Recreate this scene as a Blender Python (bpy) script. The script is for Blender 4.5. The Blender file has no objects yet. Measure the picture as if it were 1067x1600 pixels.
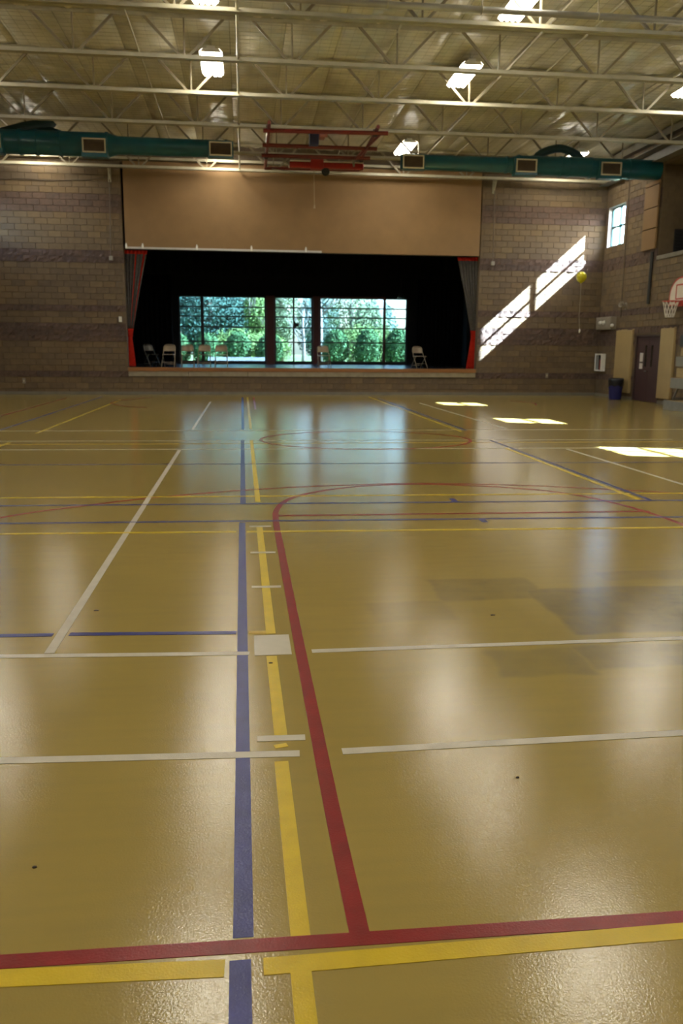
import bpy, bmesh, math, random
from mathutils import Vector, Matrix, noise
random.seed(7)
PI = math.pi
S = bpy.context.scene
COL = S.collection

# ------------------------------------------------------------------ camera
def make_camera():
    cd = bpy.data.cameras.new('camera'); o = bpy.data.objects.new('camera', cd); COL.objects.link(o)
    cd.sensor_fit = 'VERTICAL'; cd.sensor_height = 22.2; cd.sensor_width = 14.8
    cd.lens = 22.2 * 1297.0 / 1600.0
    th, ph, ro = math.radians(11.028), math.radians(6.734), 0.008
    F = Vector((math.sin(ph)*math.cos(th), math.cos(ph)*math.cos(th), -math.sin(th)))
    R0 = Vector((math.cos(ph), -math.sin(ph), 0)); U0 = R0.cross(F)
    c, s = math.cos(ro), math.sin(ro)
    R = R0*c + U0*s; U = U0*c - R0*s
    m = Matrix(((R.x, U.x, -F.x, 0), (R.y, U.y, -F.y, 0), (R.z, U.z, -F.z, 1.57), (0, 0, 0, 1)))
    o.matrix_world = m
    cd.clip_end = 400
    cd.dof.use_dof = True; cd.dof.focus_distance = 3.4; cd.dof.aperture_fstop = 2.8
    S.camera = o
make_camera()

# ------------------------------------------------------------------ sky, sun, exposure
S.view_settings.view_transform = 'Standard'; S.view_settings.look = 'None'
S.view_settings.gamma = 1.0; S.view_settings.use_curve_mapping = False
S.view_settings.exposure = 0.0
W = bpy.data.worlds.new('sky'); S.world = W; W.use_nodes = True
nt = W.node_tree; bg = nt.nodes['Background']
sky = nt.nodes.new('ShaderNodeTexSky'); sky.sky_type = 'NISHITA'; sky.sun_disc = False
SUN_DIR = Vector((-3.1, 1.0, -2.8)).normalized()      # the way the sunlight travels
sky.sun_elevation = math.asin(-SUN_DIR.z); sky.sun_rotation = math.atan2(-SUN_DIR.x, -SUN_DIR.y)
sky.air_density = 1.0; sky.dust_density = 2.0
nt.links.new(sky.outputs[0], bg.inputs[0]); bg.inputs[1].default_value = 4.6
sl = bpy.data.lights.new('sun', 'SUN'); sl.energy = 290; sl.angle = 0.0093; sl.color = (0.74, 0.88, 1.0)
so = bpy.data.objects.new('sun', sl); COL.objects.link(so)
so.rotation_euler = SUN_DIR.to_track_quat('-Z', 'Y').to_euler(); so.location = (30, -5, 40)
LAMP = 47.0                                            # radiance of the fluorescent tubes
S.cycles.use_denoising = True
S.cycles.max_bounces = 7; S.cycles.diffuse_bounces = 4; S.cycles.glossy_bounces = 4
S.cycles.transparent_max_bounces = 12; S.cycles.sample_clamp_indirect = 6.0
S.cycles.caustics_reflective = False; S.cycles.caustics_refractive = False

# ------------------------------------------------------------------ materials
def mat(name, col, rough=0.6, var=0.15, scale=6.0, bump=0.0, bscale=40.0, metal=0.0, spec=0.5, stretch=(1, 1, 1), rand=0.0):
    m = bpy.data.materials.new(name); m.use_nodes = True
    n = m.node_tree.nodes; l = m.node_tree.links; b = n['Principled BSDF']
    b.inputs['Roughness'].default_value = rough; b.inputs['Metallic'].default_value = metal
    b.inputs['Specular IOR Level'].default_value = spec
    tc = n.new('ShaderNodeTexCoord'); mp = n.new('ShaderNodeMapping'); mp.inputs['Scale'].default_value = stretch
    l.new(tc.outputs['Object'], mp.inputs[0])
    nz = n.new('ShaderNodeTexNoise'); nz.inputs['Scale'].default_value = scale; nz.inputs['Detail'].default_value = 5
    l.new(mp.outputs[0], nz.inputs[0])
    rp = n.new('ShaderNodeValToRGB')
    a = [max(0, c*(1-var*1.6)) for c in col]; d = [min(1, c*(1+var*1.6)) for c in col]
    rp.color_ramp.elements[0].position = 0.25; rp.color_ramp.elements[0].color = (*a, 1)
    rp.color_ramp.elements[1].position = 0.75; rp.color_ramp.elements[1].color = (*d, 1)
    l.new(nz.outputs[0], rp.inputs[0])
    out = rp.outputs[0]
    if rand:
        oi = n.new('ShaderNodeObjectInfo'); mr = n.new('ShaderNodeMapRange')
        mr.inputs['To Min'].default_value = 1-rand; mr.inputs['To Max'].default_value = 1+rand
        l.new(oi.outputs['Random'], mr.inputs[0])
        mx = n.new('ShaderNodeVectorMath'); mx.operation = 'SCALE'
        l.new(out, mx.inputs[0]); l.new(mr.outputs[0], mx.inputs['Scale']); out = mx.outputs[0]
    l.new(out, b.inputs['Base Color'])
    if bump:
        n2 = n.new('ShaderNodeTexNoise'); n2.inputs['Scale'].default_value = bscale; n2.inputs['Detail'].default_value = 4
        l.new(mp.outputs[0], n2.inputs[0])
        bp = n.new('ShaderNodeBump'); bp.inputs['Strength'].default_value = bump; bp.inputs['Distance'].default_value = 0.01
        l.new(n2.outputs[0], bp.inputs['Height']); l.new(bp.outputs[0], b.inputs['Normal'])
    return m
def glass(name, tint, refl=0.06):
    m = bpy.data.materials.new(name); m.use_nodes = True
    n = m.node_tree.nodes; l = m.node_tree.links; n.clear()
    o = n.new('ShaderNodeOutputMaterial'); t = n.new('ShaderNodeBsdfTransparent'); g = n.new('ShaderNodeBsdfGlossy')
    x = n.new('ShaderNodeMixShader'); x.inputs[0].default_value = refl; g.inputs['Roughness'].default_value = 0.02
    # very faint streaks of dust on the pane
    nz = n.new('ShaderNodeTexNoise'); nz.inputs['Scale'].default_value = 3
    rp = n.new('ShaderNodeValToRGB')
    rp.color_ramp.elements[0].color = (*[c*0.94 for c in tint], 1); rp.color_ramp.elements[1].color = (*tint, 1)
    l.new(nz.outputs[0], rp.inputs[0]); l.new(rp.outputs[0], t.inputs[0])
    l.new(t.outputs[0], x.inputs[1]); l.new(g.outputs[0], x.inputs[2]); l.new(x.outputs[0], o.inputs[0])
    return m
def emit(name, col, k):
    m = bpy.data.materials.new(name); m.use_nodes = True
    n = m.node_tree.nodes; l = m.node_tree.links; n.clear()
    o = n.new('ShaderNodeOutputMaterial'); e = n.new('ShaderNodeEmission')
    e.inputs[0].default_value = (*col, 1); e.inputs[1].default_value = k; l.new(e.outputs[0], o.inputs[0]); return m

def floor_material():
    m = bpy.data.materials.new('sports_floor'); m.use_nodes = True
    n = m.node_tree.nodes; l = m.node_tree.links; b = n['Principled BSDF']
    tc = n.new('ShaderNodeTexCoord')
    def nz(scale, detail=4, st=(1, 1, 1)):
        mp = n.new('ShaderNodeMapping'); mp.inputs['Scale'].default_value = st; l.new(tc.outputs['Object'], mp.inputs[0])
        t = n.new('ShaderNodeTexNoise'); t.inputs['Scale'].default_value = scale; t.inputs['Detail'].default_value = detail
        l.new(mp.outputs[0], t.inputs[0]); return t.outputs[0]
    def ramp(v, p0, c0, p1, c1):
        r = n.new('ShaderNodeValToRGB'); e = r.color_ramp.elements
        e[0].position = p0; e[0].color = (*c0, 1); e[1].position = p1; e[1].color = (*c1, 1); l.new(v, r.inputs[0]); return r.outputs[0]
    def mix(f, a, c):
        x = n.new('ShaderNodeMix'); x.data_type = 'RGBA'; l.new(f, x.inputs['Factor']); l.new(a, x.inputs['A'])
        if isinstance(c, tuple): x.inputs['B'].default_value = (*c, 1)
        else: l.new(c, x.inputs['B'])
        return x.outputs['Result']
    def math_(op, a, c=None, d=None):
        q = n.new('ShaderNodeMath'); q.operation = op
        for i, v in enumerate((a, c, d)):
            if v is None: continue
            if isinstance(v, (int, float)): q.inputs[i].default_value = v
            else: l.new(v, q.inputs[i])
        return q.outputs[0]
    base = ramp(nz(0.6, 6), 0.3, (0.268, 0.197, 0.053), 0.7, (0.308, 0.227, 0.063))
    streak = ramp(nz(5, 6, (0.35, 3, 1)), 0.42, (0, 0, 0), 0.85, (0.4, 0.4, 0.4))
    base = mix(streak, base, (0.23, 0.175, 0.06))
    # worn grey patches where mats have rubbed the floor
    sx = n.new('ShaderNodeSeparateXYZ')
    wob = n.new('ShaderNodeVectorMath'); wob.operation = 'MULTIPLY_ADD'
    n3 = n.new('ShaderNodeTexNoise'); n3.inputs['Scale'].default_value = 2.5; l.new(tc.outputs['Object'], n3.inputs[0])
    l.new(n3.outputs[1], wob.inputs[0]); wob.inputs[1].default_value = (0.12, 0.12, 0); l.new(tc.outputs['Object'], wob.inputs[2])
    l.new(wob.outputs[0], sx.inputs[0])
    def box(x0, x1, y0, y1, k=26.0):
        X = sx.outputs[0]; Y = sx.outputs[1]
        def edge(v, e, s):
            q = math_('SUBTRACT', v, e); q = math_('MULTIPLY', q, s*k); q = math_('ADD', q, 0.5)
            w = n.new('ShaderNodeClamp'); l.new(q, w.inputs[0]); return w.outputs[0]
        return math_('MULTIPLY', math_('MULTIPLY', edge(X, x0, 1), edge(X, x1, -1)), math_('MULTIPLY', edge(Y, y0, 1), edge(Y, y1, -1)))
    tot = None
    for bx, k in (((1.85, 2.75, 4.30, 5.18), 0.62), ((2.62, 3.9, 4.30, 5.02), 0.70), ((1.9, 3.9, 4.95, 5.20), 0.55), ((1.25, 1.95, 5.0, 5.5), 0.36), ((1.25, 1.75, 3.72, 4.1), 0.36), ((1.75, 2.4, 3.78, 4.1), 0.5), ((0.75, 1.25, 4.6, 5.0), 0.22), ((2.5, 4.2, 5.35, 5.6), 0.25)):
        v = math_('MULTIPLY', box(*[c+0.06 for c in bx]), k)
        tot = v if tot is None else math_('MAXIMUM', tot, v)
    gr = ramp(nz(7, 5), 0.3, (0.55, 0.55, 0.55), 0.7, (1, 1, 1))
    tot = math_('MULTIPLY', tot, gr)
    base = mix(tot, base, (0.115, 0.098, 0.06))
    l.new(base, b.inputs['Base Color'])
    rr = n.new('ShaderNodeMapRange'); l.new(nz(1.3, 6), rr.inputs[0]); rr.inputs['To Min'].default_value = 0.11; rr.inputs['To Max'].default_value = 0.18
    l.new(rr.outputs[0], b.inputs['Roughness']); b.inputs['Specular IOR Level'].default_value = 0.62
    bp = n.new('ShaderNodeBump'); bp.inputs['Strength'].default_value = 0.14; bp.inputs['Distance'].default_value = 0.004
    l.new(nz(140, 3), bp.inputs['Height']); l.new(bp.outputs[0], b.inputs['Normal'])
    return m

M = {}
M['floor'] = floor_material()
TAN = [(0.138, 0.096, 0.053), (0.124, 0.087, 0.050), (0.155, 0.107, 0.056), (0.114, 0.081, 0.049), (0.143, 0.096, 0.049)]
PUR = [(0.096, 0.062, 0.048), (0.106, 0.068, 0.050), (0.086, 0.057, 0.046)]
for i, c in enumerate(TAN): M['tan%d' % i] = mat('tan_block_%d' % i, c, 0.85, 0.10, 5, 0.35, 60)
for i, c in enumerate(PUR): M['pur%d' % i] = mat('plum_block_%d' % i, c, 0.9, 0.18, 9, 0.6, 45)
M['mortar'] = mat('mortar', (0.122, 0.088, 0.056), 0.9, 0.1, 8, 0.3, 60)
M['acoustic'] = mat('acoustic_panel', (0.205, 0.118, 0.046), 0.75, 0.05, 2, 0.15, 90)
M['insul'] = mat('insulation_facing', (0.66, 0.62, 0.50), 0.30, 0.22, 1.1, 1.0, 3.2, spec=0.8, stretch=(1, 0.6, 1))
M['deck'] = mat('roof_deck', (0.10, 0.085, 0.06), 0.8)
M['steel'] = mat('cream_steel', (0.40, 0.37, 0.27), 0.45, 0.1, 4)
M['steel_dark'] = mat('dull_steel', (0.16, 0.145, 0.115), 0.5, 0.1, 4)
M['steel_web'] = mat('tan_steel', (0.22, 0.185, 0.12), 0.5, 0.12, 4)  # joist webs: steel darkened to put their unlit side into the colour
M['pipe'] = mat('grey_pipe', (0.33, 0.32, 0.29), 0.4, 0.08, 4, metal=0.4)
M['teal'] = mat('teal_duct', (0.005, 0.088, 0.125), 0.36, 0.12, 3)
M['teal_dark'] = mat('dark_duct', (0.006, 0.035, 0.035), 0.5, 0.15, 6)
M['beige'] = mat('beige_frame', (0.62, 0.56, 0.42), 0.5, 0.05)
M['louver'] = mat('brown_louver', (0.12, 0.085, 0.055), 0.6, 0.1)
M['white_metal'] = mat('white_enamel', (0.75, 0.74, 0.70), 0.4, 0.03)
M['tube'] = emit('lit_tube', (1.0, 0.93, 0.77), LAMP)
M['black'] = mat('black_paint', (0.004, 0.004, 0.005), 0.85, 0.1)
M['velvet'] = mat('black_velvet', (0.005, 0.005, 0.006), 0.95, 0.2, 5, spec=0.1)
M['grey_cloth'] = mat('grey_curtain', (0.085, 0.078, 0.075), 0.9, 0.12, 10, 0.2, 120, spec=0.1)
M['red_cloth'] = mat('red_curtain', (0.42, 0.022, 0.012), 0.85, 0.12, 10, 0.2, 120, spec=0.1)
M['stage_wood'] = mat('stage_deck', (0.045, 0.035, 0.03), 0.22, 0.2, 4, stretch=(0.3, 4, 1))
M['nosing'] = mat('stage_nosing', (0.24, 0.10, 0.026), 0.45, 0.12, 4, stretch=(0.3, 4, 4))
M['ledge'] = mat('concrete_ledge', (0.31, 0.27, 0.19), 0.7, 0.12, 5, 0.2, 50)
M['frame_black'] = mat('black_window_frame', (0.012, 0.013, 0.015), 0.45, 0.1)
M['frame_red'] = mat('oxide_red_frame', (0.11, 0.016, 0.014), 0.5, 0.1)
M['frame_teal'] = mat('teal_window_frame', (0.004, 0.05, 0.055), 0.4, 0.1)
M['jamb'] = mat('white_jamb', (0.5, 0.49, 0.47), 0.7, 0.04)
M['tint'] = glass('tinted_pane', (0.35, 0.415, 0.44), 0.04)
M['clear'] = glass('clear_pane', (0.95, 0.98, 1.0), 0.06)
M['chair'] = mat('beige_chair_metal', (0.28, 0.22, 0.15), 0.25, 0.08, 6, metal=0.3)
M['chair_dark'] = mat('dark_chair_metal', (0.05, 0.042, 0.03), 0.25, 0.08, 6, metal=0.2)
M['chair_seat'] = mat('brown_chair_seat', (0.19, 0.14, 0.095), 0.4, 0.1, 6)
M['red'] = mat('red_steel', (0.13, 0.010, 0.008), 0.4, 0.12, 5)
M['bright_red'] = mat('red_padding', (0.30, 0.012, 0.009), 0.45, 0.1, 5)
M['navy'] = mat('navy_box', (0.012, 0.014, 0.06), 0.5, 0.1)
M['pink'] = mat('faded_pink_plate', (0.40, 0.16, 0.14), 0.6, 0.1)
M['dark'] = mat('dark_plastic', (0.012, 0.013, 0.014), 0.5, 0.15)
M['cord'] = mat('tan_cord', (0.32, 0.24, 0.14), 0.8, 0.1)
M['door'] = mat('plum_door', (0.052, 0.026, 0.028), 0.5, 0.06, 3)
M['door_frame'] = mat('plum_door_frame', (0.042, 0.024, 0.024), 0.5, 0.06)
M['pad'] = mat('tan_vinyl_pad', (0.36, 0.265, 0.125), 0.5, 0.05, 2)
M['paper'] = mat('white_paper', (0.62, 0.58, 0.55), 0.8, 0.05)
M['chrome'] = mat('chrome', (0.55, 0.54, 0.52), 0.25, 0.03, metal=0.9)
M['bin'] = mat('blue_plastic', (0.012, 0.016, 0.12), 0.45, 0.1)
M['bag'] = mat('black_bag', (0.006, 0.006, 0.008), 0.35, 0.2, 10, 0.5, 25)
M['grey_box'] = mat('grey_metal_box', (0.24, 0.21, 0.17), 0.5, 0.08)
M['board'] = mat('white_backboard', (0.66, 0.60, 0.52), 0.4, 0.04)
M['rim'] = mat('orange_red_rim', (0.45, 0.035, 0.02), 0.4, 0.08)
M['net'] = mat('white_net', (0.66, 0.62, 0.55), 0.85, 0.08)
M['bleach_grey'] = mat('grey_bleacher', (0.20, 0.195, 0.17), 0.5, 0.08)
M['bleach_tan'] = mat('tan_bleacher', (0.34, 0.24, 0.10), 0.5, 0.1, 4, stretch=(4, 0.4, 4))
M['yellow_balloon'] = mat('yellow_latex', (0.62, 0.56, 0.02), 0.25, 0.05, 3)
M['ribbon'] = mat('pale_ribbon', (0.42, 0.36, 0.28), 0.6, 0.05)
M['extred'] = mat('extinguisher_red', (0.30, 0.02, 0.015), 0.35, 0.08)
M['darkpane'] = mat('smoked_pane', (0.03, 0.026, 0.024), 0.1, 0.05)
M['conduit'] = mat('brown_conduit', (0.12, 0.09, 0.06), 0.6, 0.08)
def tape(name, c, v=0.08): return mat(name, c, 0.28, v, 9, 0.10, 140, spec=0.35)
M['t_blue'] = tape('blue_floor_paint', (0.024, 0.028, 0.15), 0.14)
M['t_yel'] = tape('yellow_floor_paint', (0.52, 0.37, 0.012))
M['t_red'] = tape('red_floor_paint', (0.19, 0.006, 0.007), 0.12)
M['t_white'] = tape('white_floor_tape', (0.47, 0.43, 0.34), 0.07)
M['t_gold'] = tape('ochre_floor_tape', (0.46, 0.30, 0.025))
M['crumb'] = mat('dark_crumb', (0.05, 0.035, 0.02), 0.8, 0.2)
M['ground'] = mat('lawn', (0.10, 0.15, 0.05), 0.9, 0.3, 3)
M['paving'] = mat('pale_paving', (0.45, 0.45, 0.46), 0.8, 0.1, 2)
M['bark'] = mat('bark', (0.12, 0.09, 0.07), 0.9, 0.2, 8)
M['pale_bark'] = mat('pale_bark', (0.20, 0.19, 0.18), 0.9, 0.15, 8)
LEAF = dict(hedge=[(0.045, 0.115, 0.045), (0.06, 0.14, 0.05), (0.038, 0.10, 0.042)],
            lime=[(0.12, 0.20, 0.06), (0.15, 0.23, 0.07), (0.10, 0.18, 0.06)],
            dark=[(0.035, 0.09, 0.075), (0.045, 0.11, 0.085), (0.03, 0.08, 0.07)],
            pale=[(0.15, 0.20, 0.12), (0.20, 0.25, 0.15), (0.12, 0.18, 0.10)],
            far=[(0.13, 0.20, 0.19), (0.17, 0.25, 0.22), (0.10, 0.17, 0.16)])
for k, v in LEAF.items():
    for i, c in enumerate(v): M['leaf_%s%d' % (k, i)] = mat('%s_leaves_%d' % (k, i), c, 0.7, 0.15, 2, spec=0.2)
M['garden_wall'] = mat('pale_garden_wall', (0.20, 0.215, 0.24), 0.8, 0.08, 3)
M['sail'] = mat('white_sailcloth', (0.85, 0.85, 0.85), 0.7, 0.03)

# ------------------------------------------------------------------ mesh helpers
class MB:
    def __init__(s): s.v = []; s.f = []; s.m = []
    def quad(s, pts, mi=0):
        n = len(s.v); s.v += [tuple(p) for p in pts]; s.f.append(tuple(range(n, n+len(pts)))); s.m.append(mi)
    def grid(s, rows, mi=0, closed=False):
        n = len(s.v); R = len(rows); C_ = len(rows[0])
        for r in rows: s.v += [tuple(p) for p in r]
        for i in range(R-1):
            for j in range(C_ if closed else C_-1):
                k = (j+1) % C_
                s.f.append((n+i*C_+j, n+i*C_+k, n+(i+1)*C_+k, n+(i+1)*C_+j)); s.m.append(mi)
        return n
    def box(s, x0, x1, y0, y1, z0, z1, mi=0, bev=0.0):
        if bev <= 0:
            n = len(s.v)
            s.v += [(x0, y0, z0), (x1, y0, z0), (x1, y1, z0), (x0, y1, z0), (x0, y0, z1), (x1, y0, z1), (x1, y1, z1), (x0, y1, z1)]
            s.f += [(n+3, n+2, n+1, n), (n+4, n+5, n+6, n+7), (n, n+1, n+5, n+4), (n+1, n+2, n+6, n+5), (n+2, n+3, n+7, n+6), (n+3, n, n+4, n+7)]
            s.m += [mi]*6
        else:
            b = bmesh.new(); bmesh.ops.create_cube(b, size=1)
            for v in b.verts: v.co = Vector(((x0+x1)/2+v.co.x*(x1-x0), (y0+y1)/2+v.co.y*(y1-y0), (z0+z1)/2+v.co.z*(z1-z0)))
            bmesh.ops.bevel(b, geom=list(b.edges), offset=bev, segments=2, affect='EDGES', profile=0.5)
            n = len(s.v); b.verts.index_update()
            s.v += [tuple(v.co) for v in b.verts]
            for f in b.faces: s.f.append(tuple(n+v.index for v in f.verts)); s.m.append(mi)
            b.free()
        return s
    def tube(s, pts, r, n=8, closed=False, mi=0, cap=True):
        pts = [Vector(p) for p in pts]; N = len(pts); rows = []
        prev = None
        for i, p in enumerate(pts):
            if closed: t = pts[(i+1) % N]-pts[i-1]
            else: t = pts[min(i+1, N-1)]-pts[max(i-1, 0)]
            t.normalize()
            if prev is None:
                a = Vector((0, 0, 1)) if abs(t.z) < 0.9 else Vector((1, 0, 0))
                u = t.cross(a).normalized()
            else: u = (prev-t*prev.dot(t)).normalized()
            prev = u; w = t.cross(u)
            rr = r[i] if isinstance(r, (list, tuple)) else r
            rows.append([p+(u*math.cos(2*PI*k/n)+w*math.sin(2*PI*k/n))*rr for k in range(n)])
        if closed: rows.append(rows[0])
        base = s.grid(rows, mi, True)
        if cap and not closed:
            s.f.append(tuple(base+k for k in range(n-1, -1, -1))); s.m.append(mi)
            e = base+(N-1)*n; s.f.append(tuple(e+k for k in range(n))); s.m.append(mi)
        return s
    def bar(s, a, b, w, h, mi=0):
        a = Vector(a); b = Vector(b); t = (b-a).normalized()
        up = Vector((0, 1, 0)) if abs(t.y) < 0.9 else Vector((0, 0, 1))
        u = t.cross(up).normalized()*w/2; v = up*h/2
        n = len(s.v)
        for p in (a, b): s.v += [tuple(p-u-v), tuple(p+u-v), tuple(p+u+v), tuple(p-u+v)]
        s.f += [(n, n+1, n+2, n+3), (n+7, n+6, n+5, n+4)] + [(n+i, n+4+i, n+4+(i+1) % 4, n+(i+1) % 4) for i in range(4)]
        s.m += [mi]*6; return s
    def mesh(s, name, mats, smooth=False):
        me = bpy.data.meshes.new(name); me.from_pydata(s.v, [], s.f)
        for m in (mats if isinstance(mats, list) else [mats]): me.materials.append(m)
        if any(s.m): me.polygons.foreach_set('material_index', s.m)
        b = bmesh.new(); b.from_mesh(me); bmesh.ops.recalc_face_normals(b, faces=b.faces); b.to_mesh(me); b.free()
        if smooth: me.polygons.foreach_set('use_smooth', [True]*len(me.polygons))
        me.update(); return me
    def build(s, name, mats, parent=None, smooth=False):
        return link(name, s.mesh(name, mats, smooth), parent)
def link(name, me, parent=None, loc=None):
    o = bpy.data.objects.new(name, me); COL.objects.link(o)
    if parent is not None: o.parent = parent
    if loc is not None: o.location = loc
    return o
def tag(o, label=None, cat=None, group=None, kind=None):
    for k, v in (('label', label), ('category', cat), ('group', group), ('kind', kind)):
        if v: o[k] = v
    return o
def thing(name, label, cat, loc=(0, 0, 0), rz=0, group=None):
    o = bpy.data.objects.new(name, None); COL.objects.link(o); o.location = loc; o.rotation_euler = (0, 0, rz)
    o.empty_display_size = 0.1
    return tag(o, label, cat, group)
def kids(o): return list(o.children)
def dup(root, loc, rz=0, label=None):
    r = root.copy(); COL.objects.link(r); r.location = loc; r.rotation_euler = (0, 0, rz)
    if label: r['label'] = label
    for ch in kids(root):
        c = ch.copy(); COL.objects.link(c); c.parent = r
        for g in kids(ch):
            d = g.copy(); COL.objects.link(d); d.parent = c
    return r
def B(name, ext, m, parent=None, bev=0.0, kind=None, smooth=False):
    b = MB(); b.box(*ext, bev=bev); o = b.build(name, M[m], parent, smooth)
    if kind: o['kind'] = kind
    return o
def circle(cx, cy, cz, r, n, plane='xy'):
    P = []
    for i in range(n):
        a = 2*PI*i/n; c, s_ = r*math.cos(a), r*math.sin(a)
        P.append((cx+c, cy+s_, cz) if plane == 'xy' else (cx, cy+c, cz+s_) if plane == 'yz' else (cx+c, cy, cz+s_))
    return P

# ================================================================== THE SETTING
XL, XR, YF, YB, ZC = -8.55, 12.95, -2.6, 29.8, 8.28
fl = MB(); fl.box(XL-0.3, XR+1.3, YF-0.3, YB+0.3, -0.25, 0.0)
FLOOR = tag(fl.build('floor', M['floor']), kind='structure')

def wall_boxes(b, fixed, a0, a1, z0, z1, holes, axis):
    """wall slab with rectangular holes; fixed = (lo, hi) of the thickness"""
    ya = sorted({a0, a1, *[h[0] for h in holes], *[h[1] for h in holes]})
    for i in range(len(ya)-1):
        p, q = ya[i], ya[i+1]; m = (p+q)/2
        hs = sorted([(h[2], h[3]) for h in holes if h[0] < m < h[1]])
        z = z0
        for c, d in hs + [(z1, z1)]:
            if c > z:
                if axis == 'y': b.box(fixed[0], fixed[1], p, q, z, c)
                else: b.box(p, q, fixed[0], fixed[1], z, c)
            z = max(z, d)
STAGE = (-3.95, 8.38)
WIN_Y = [28.92, 22.6, 16.5, 10.5, 4.5]; WW, WZ0, WZ1 = 1.32, 5.22, 6.58
RECESS = (23.55, 25.75, 4.55, 7.25)
DOOR = (25.02, 26.78, 0.0, 2.13)

b = MB(); wall_boxes(b, (YB+0.012, YB+0.3), XL, XR+0.3, 0, 8.6, [(STAGE[0], STAGE[1], 0.63, 7.62)], 'x')
WALL_BACK = tag(b.build('wall_back', M['mortar']), kind='structure')
holes_r = [(y-WW/2, y+WW/2, WZ0, WZ1) for y in WIN_Y] + [RECESS, DOOR]
holes_r = [h for h in holes_r if not (h[0] == WIN_Y[1]-WW/2)] + [(WIN_Y[1]-WW/2, WIN_Y[1]+WW/2, WZ0, WZ1)]
b = MB(); wall_boxes(b, (XR+0.012, XR+0.27), YF, YB+0.3, 0, 8.6, holes_r, 'y')
WALL_RIGHT = tag(b.build('wall_right', M['mortar']), kind='structure')
tag(B('door_light_block', (XR+.27, XR+.4, 24.8, 27.0, -.2, 2.4), 'black'), kind='structure')  # unseen black slab added to stop daylight leaking round the door
b = MB(); wall_boxes(b, (XL-0.27, XL), YF, YB+0.3, 0, 8.6, [(y-WW/2, y+WW/2, WZ0, WZ1) for y in WIN_Y], 'y')
tag(b.build('wall_left', M['tan1']), kind='structure')
tag(B('wall_front', (XL-0.27, XR+0.3, YF-0.3, YF, 0, 8.6), 'tan1'), kind='structure')

# ---- masonry blocks
CW, CH = 0.425, 0.2
DARK_COURSES = {3: 1, 9: 1, 10: 1, 11: 1, 14: 1, 22: 1, 23: 1, 30: 1, 31: 1, 32: 1}
ROUGH = {3, 9, 10, 11, 14, 22, 23}
_bm = {}
def block_mesh(w, h, kind, mi, var):
    key = (round(w, 3), round(h, 3), kind, mi, var)
    if key in _bm: return _bm[key]
    r = random.Random(hash((mi, var, kind)) & 0xffff)
    b = MB(); g = 0.0035; d = 0.012; x0, x1, z0, z1 = g, w-g, g, h-g
    if kind == 0:
        e = 0.005
        fr = [(x0+e, -d, z0+e), (x1-e, -d, z0+e), (x1-e, -d, z1-e), (x0+e, -d, z1-e)]
        bk = [(x0, 0, z0), (x1, 0, z0), (x1, 0, z1), (x0, 0, z1)]
        b.quad(fr)
        for i in range(4): b.quad([bk[i], bk[(i+1) % 4], fr[(i+1) % 4], fr[i]])
    else:
        nx, nz = 4, 2; rows = []
        for j in range(nz+3):
            row = []
            for i in range(nx+3):
                u = min(max(i-1, 0), nx)/nx; v = min(max(j-1, 0), nz)/nz
                edge = i in (0, nx+2) or j in (0, nz+2)
                y = 0 if edge else -(0.008+r.random()*0.034)
                row.append((x0+(x1-x0)*u, y, z0+(z1-z0)*v))
            rows.append(row)
        b.grid(rows)
    me = b.mesh('block', M[('tan%d' if mi < 5 else 'pur%d') % (mi if mi < 5 else mi-5)])
    _bm[key] = me; return me
def blockwork(wall, segs, place, sortkey, n_parts=300):
    """segs(course) -> list of (a0, a1) runs; place(a, z) -> matrix for a block whose left-bottom is (a, z)"""
    items = []
    for c in range(41):
        z = c*CH
        for a0, a1 in segs(z, z+CH):
            off = (CW/2 if c % 2 else 0)
            k = math.floor((a0-off)/CW)
            while True:
                p = off+k*CW; q = p+CW; k += 1
                if p >= a1-1e-6: break
                p2, q2 = max(p, a0), min(q, a1)
                if q2-p2 < 0.05: continue
                kind = 1 if c in ROUGH else 0
                if c in DARK_COURSES: mi = 5+random.randrange(3)
                else: mi = random.choice((0, 0, 1, 1, 2, 3, 4))
                items.append((p2, z, q2-p2, CH, kind, mi, random.randrange(3) if kind else 0))
    items.sort(key=sortkey)
    for it in items[:n_parts]:
        o = link('block', block_mesh(*it[2:]), wall); o.matrix_local = place(it[0], it[1])
    rest = MB(); mats = [M['tan%d' % i] for i in range(5)]+[M['pur%d' % i] for i in range(3)]
    for it in items[n_parts:]:
        me = block_mesh(*it[2:]); mx = place(it[0], it[1]); n = len(rest.v)
        rest.v += [tuple(mx @ v.co) for v in me.vertices]
        for p in me.polygons: rest.f.append(tuple(n+i for i in p.vertices)); rest.m.append(it[5])
    if rest.f: tag(rest.build('blockwork', mats, wall), kind='stuff')
def segs_back(z0, z1):
    if z0 < 0.6: return [(XL, XR)]
    return [(XL, STAGE[0]), (STAGE[1], XR)]
blockwork(WALL_BACK, segs_back, lambda a, z: Matrix.Translation((a, YB+0.012, z)),
          lambda it: ((it[0]-2)**2+(it[1]-1.6)**2) if it[2] > 0.2 else 1e3)
def segs_right(z0, z1):
    # runs along -Y, measured as s = YB - y
    runs = [(0.0, 8.6)]
    for h in holes_r:
        if h[2] < z1-0.03 and h[3] > z0+0.03:
            a, c = YB-h[1], YB-h[0]; new = []
            for p, q in runs:
                if c <= p or a >= q: new.append((p, q)); continue
                if a > p: new.append((p, a))
                if c < q: new.append((c, q))
            runs = new
    return runs
RZ = Matrix.Rotation(-PI/2, 4, 'Z')
blockwork(WALL_RIGHT, segs_right, lambda a, z: Matrix.Translation((XR+0.012, YB-a, z)) @ RZ,
          lambda it: (-it[0] if it[0] < 5.7 else 50+it[0]))
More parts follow.
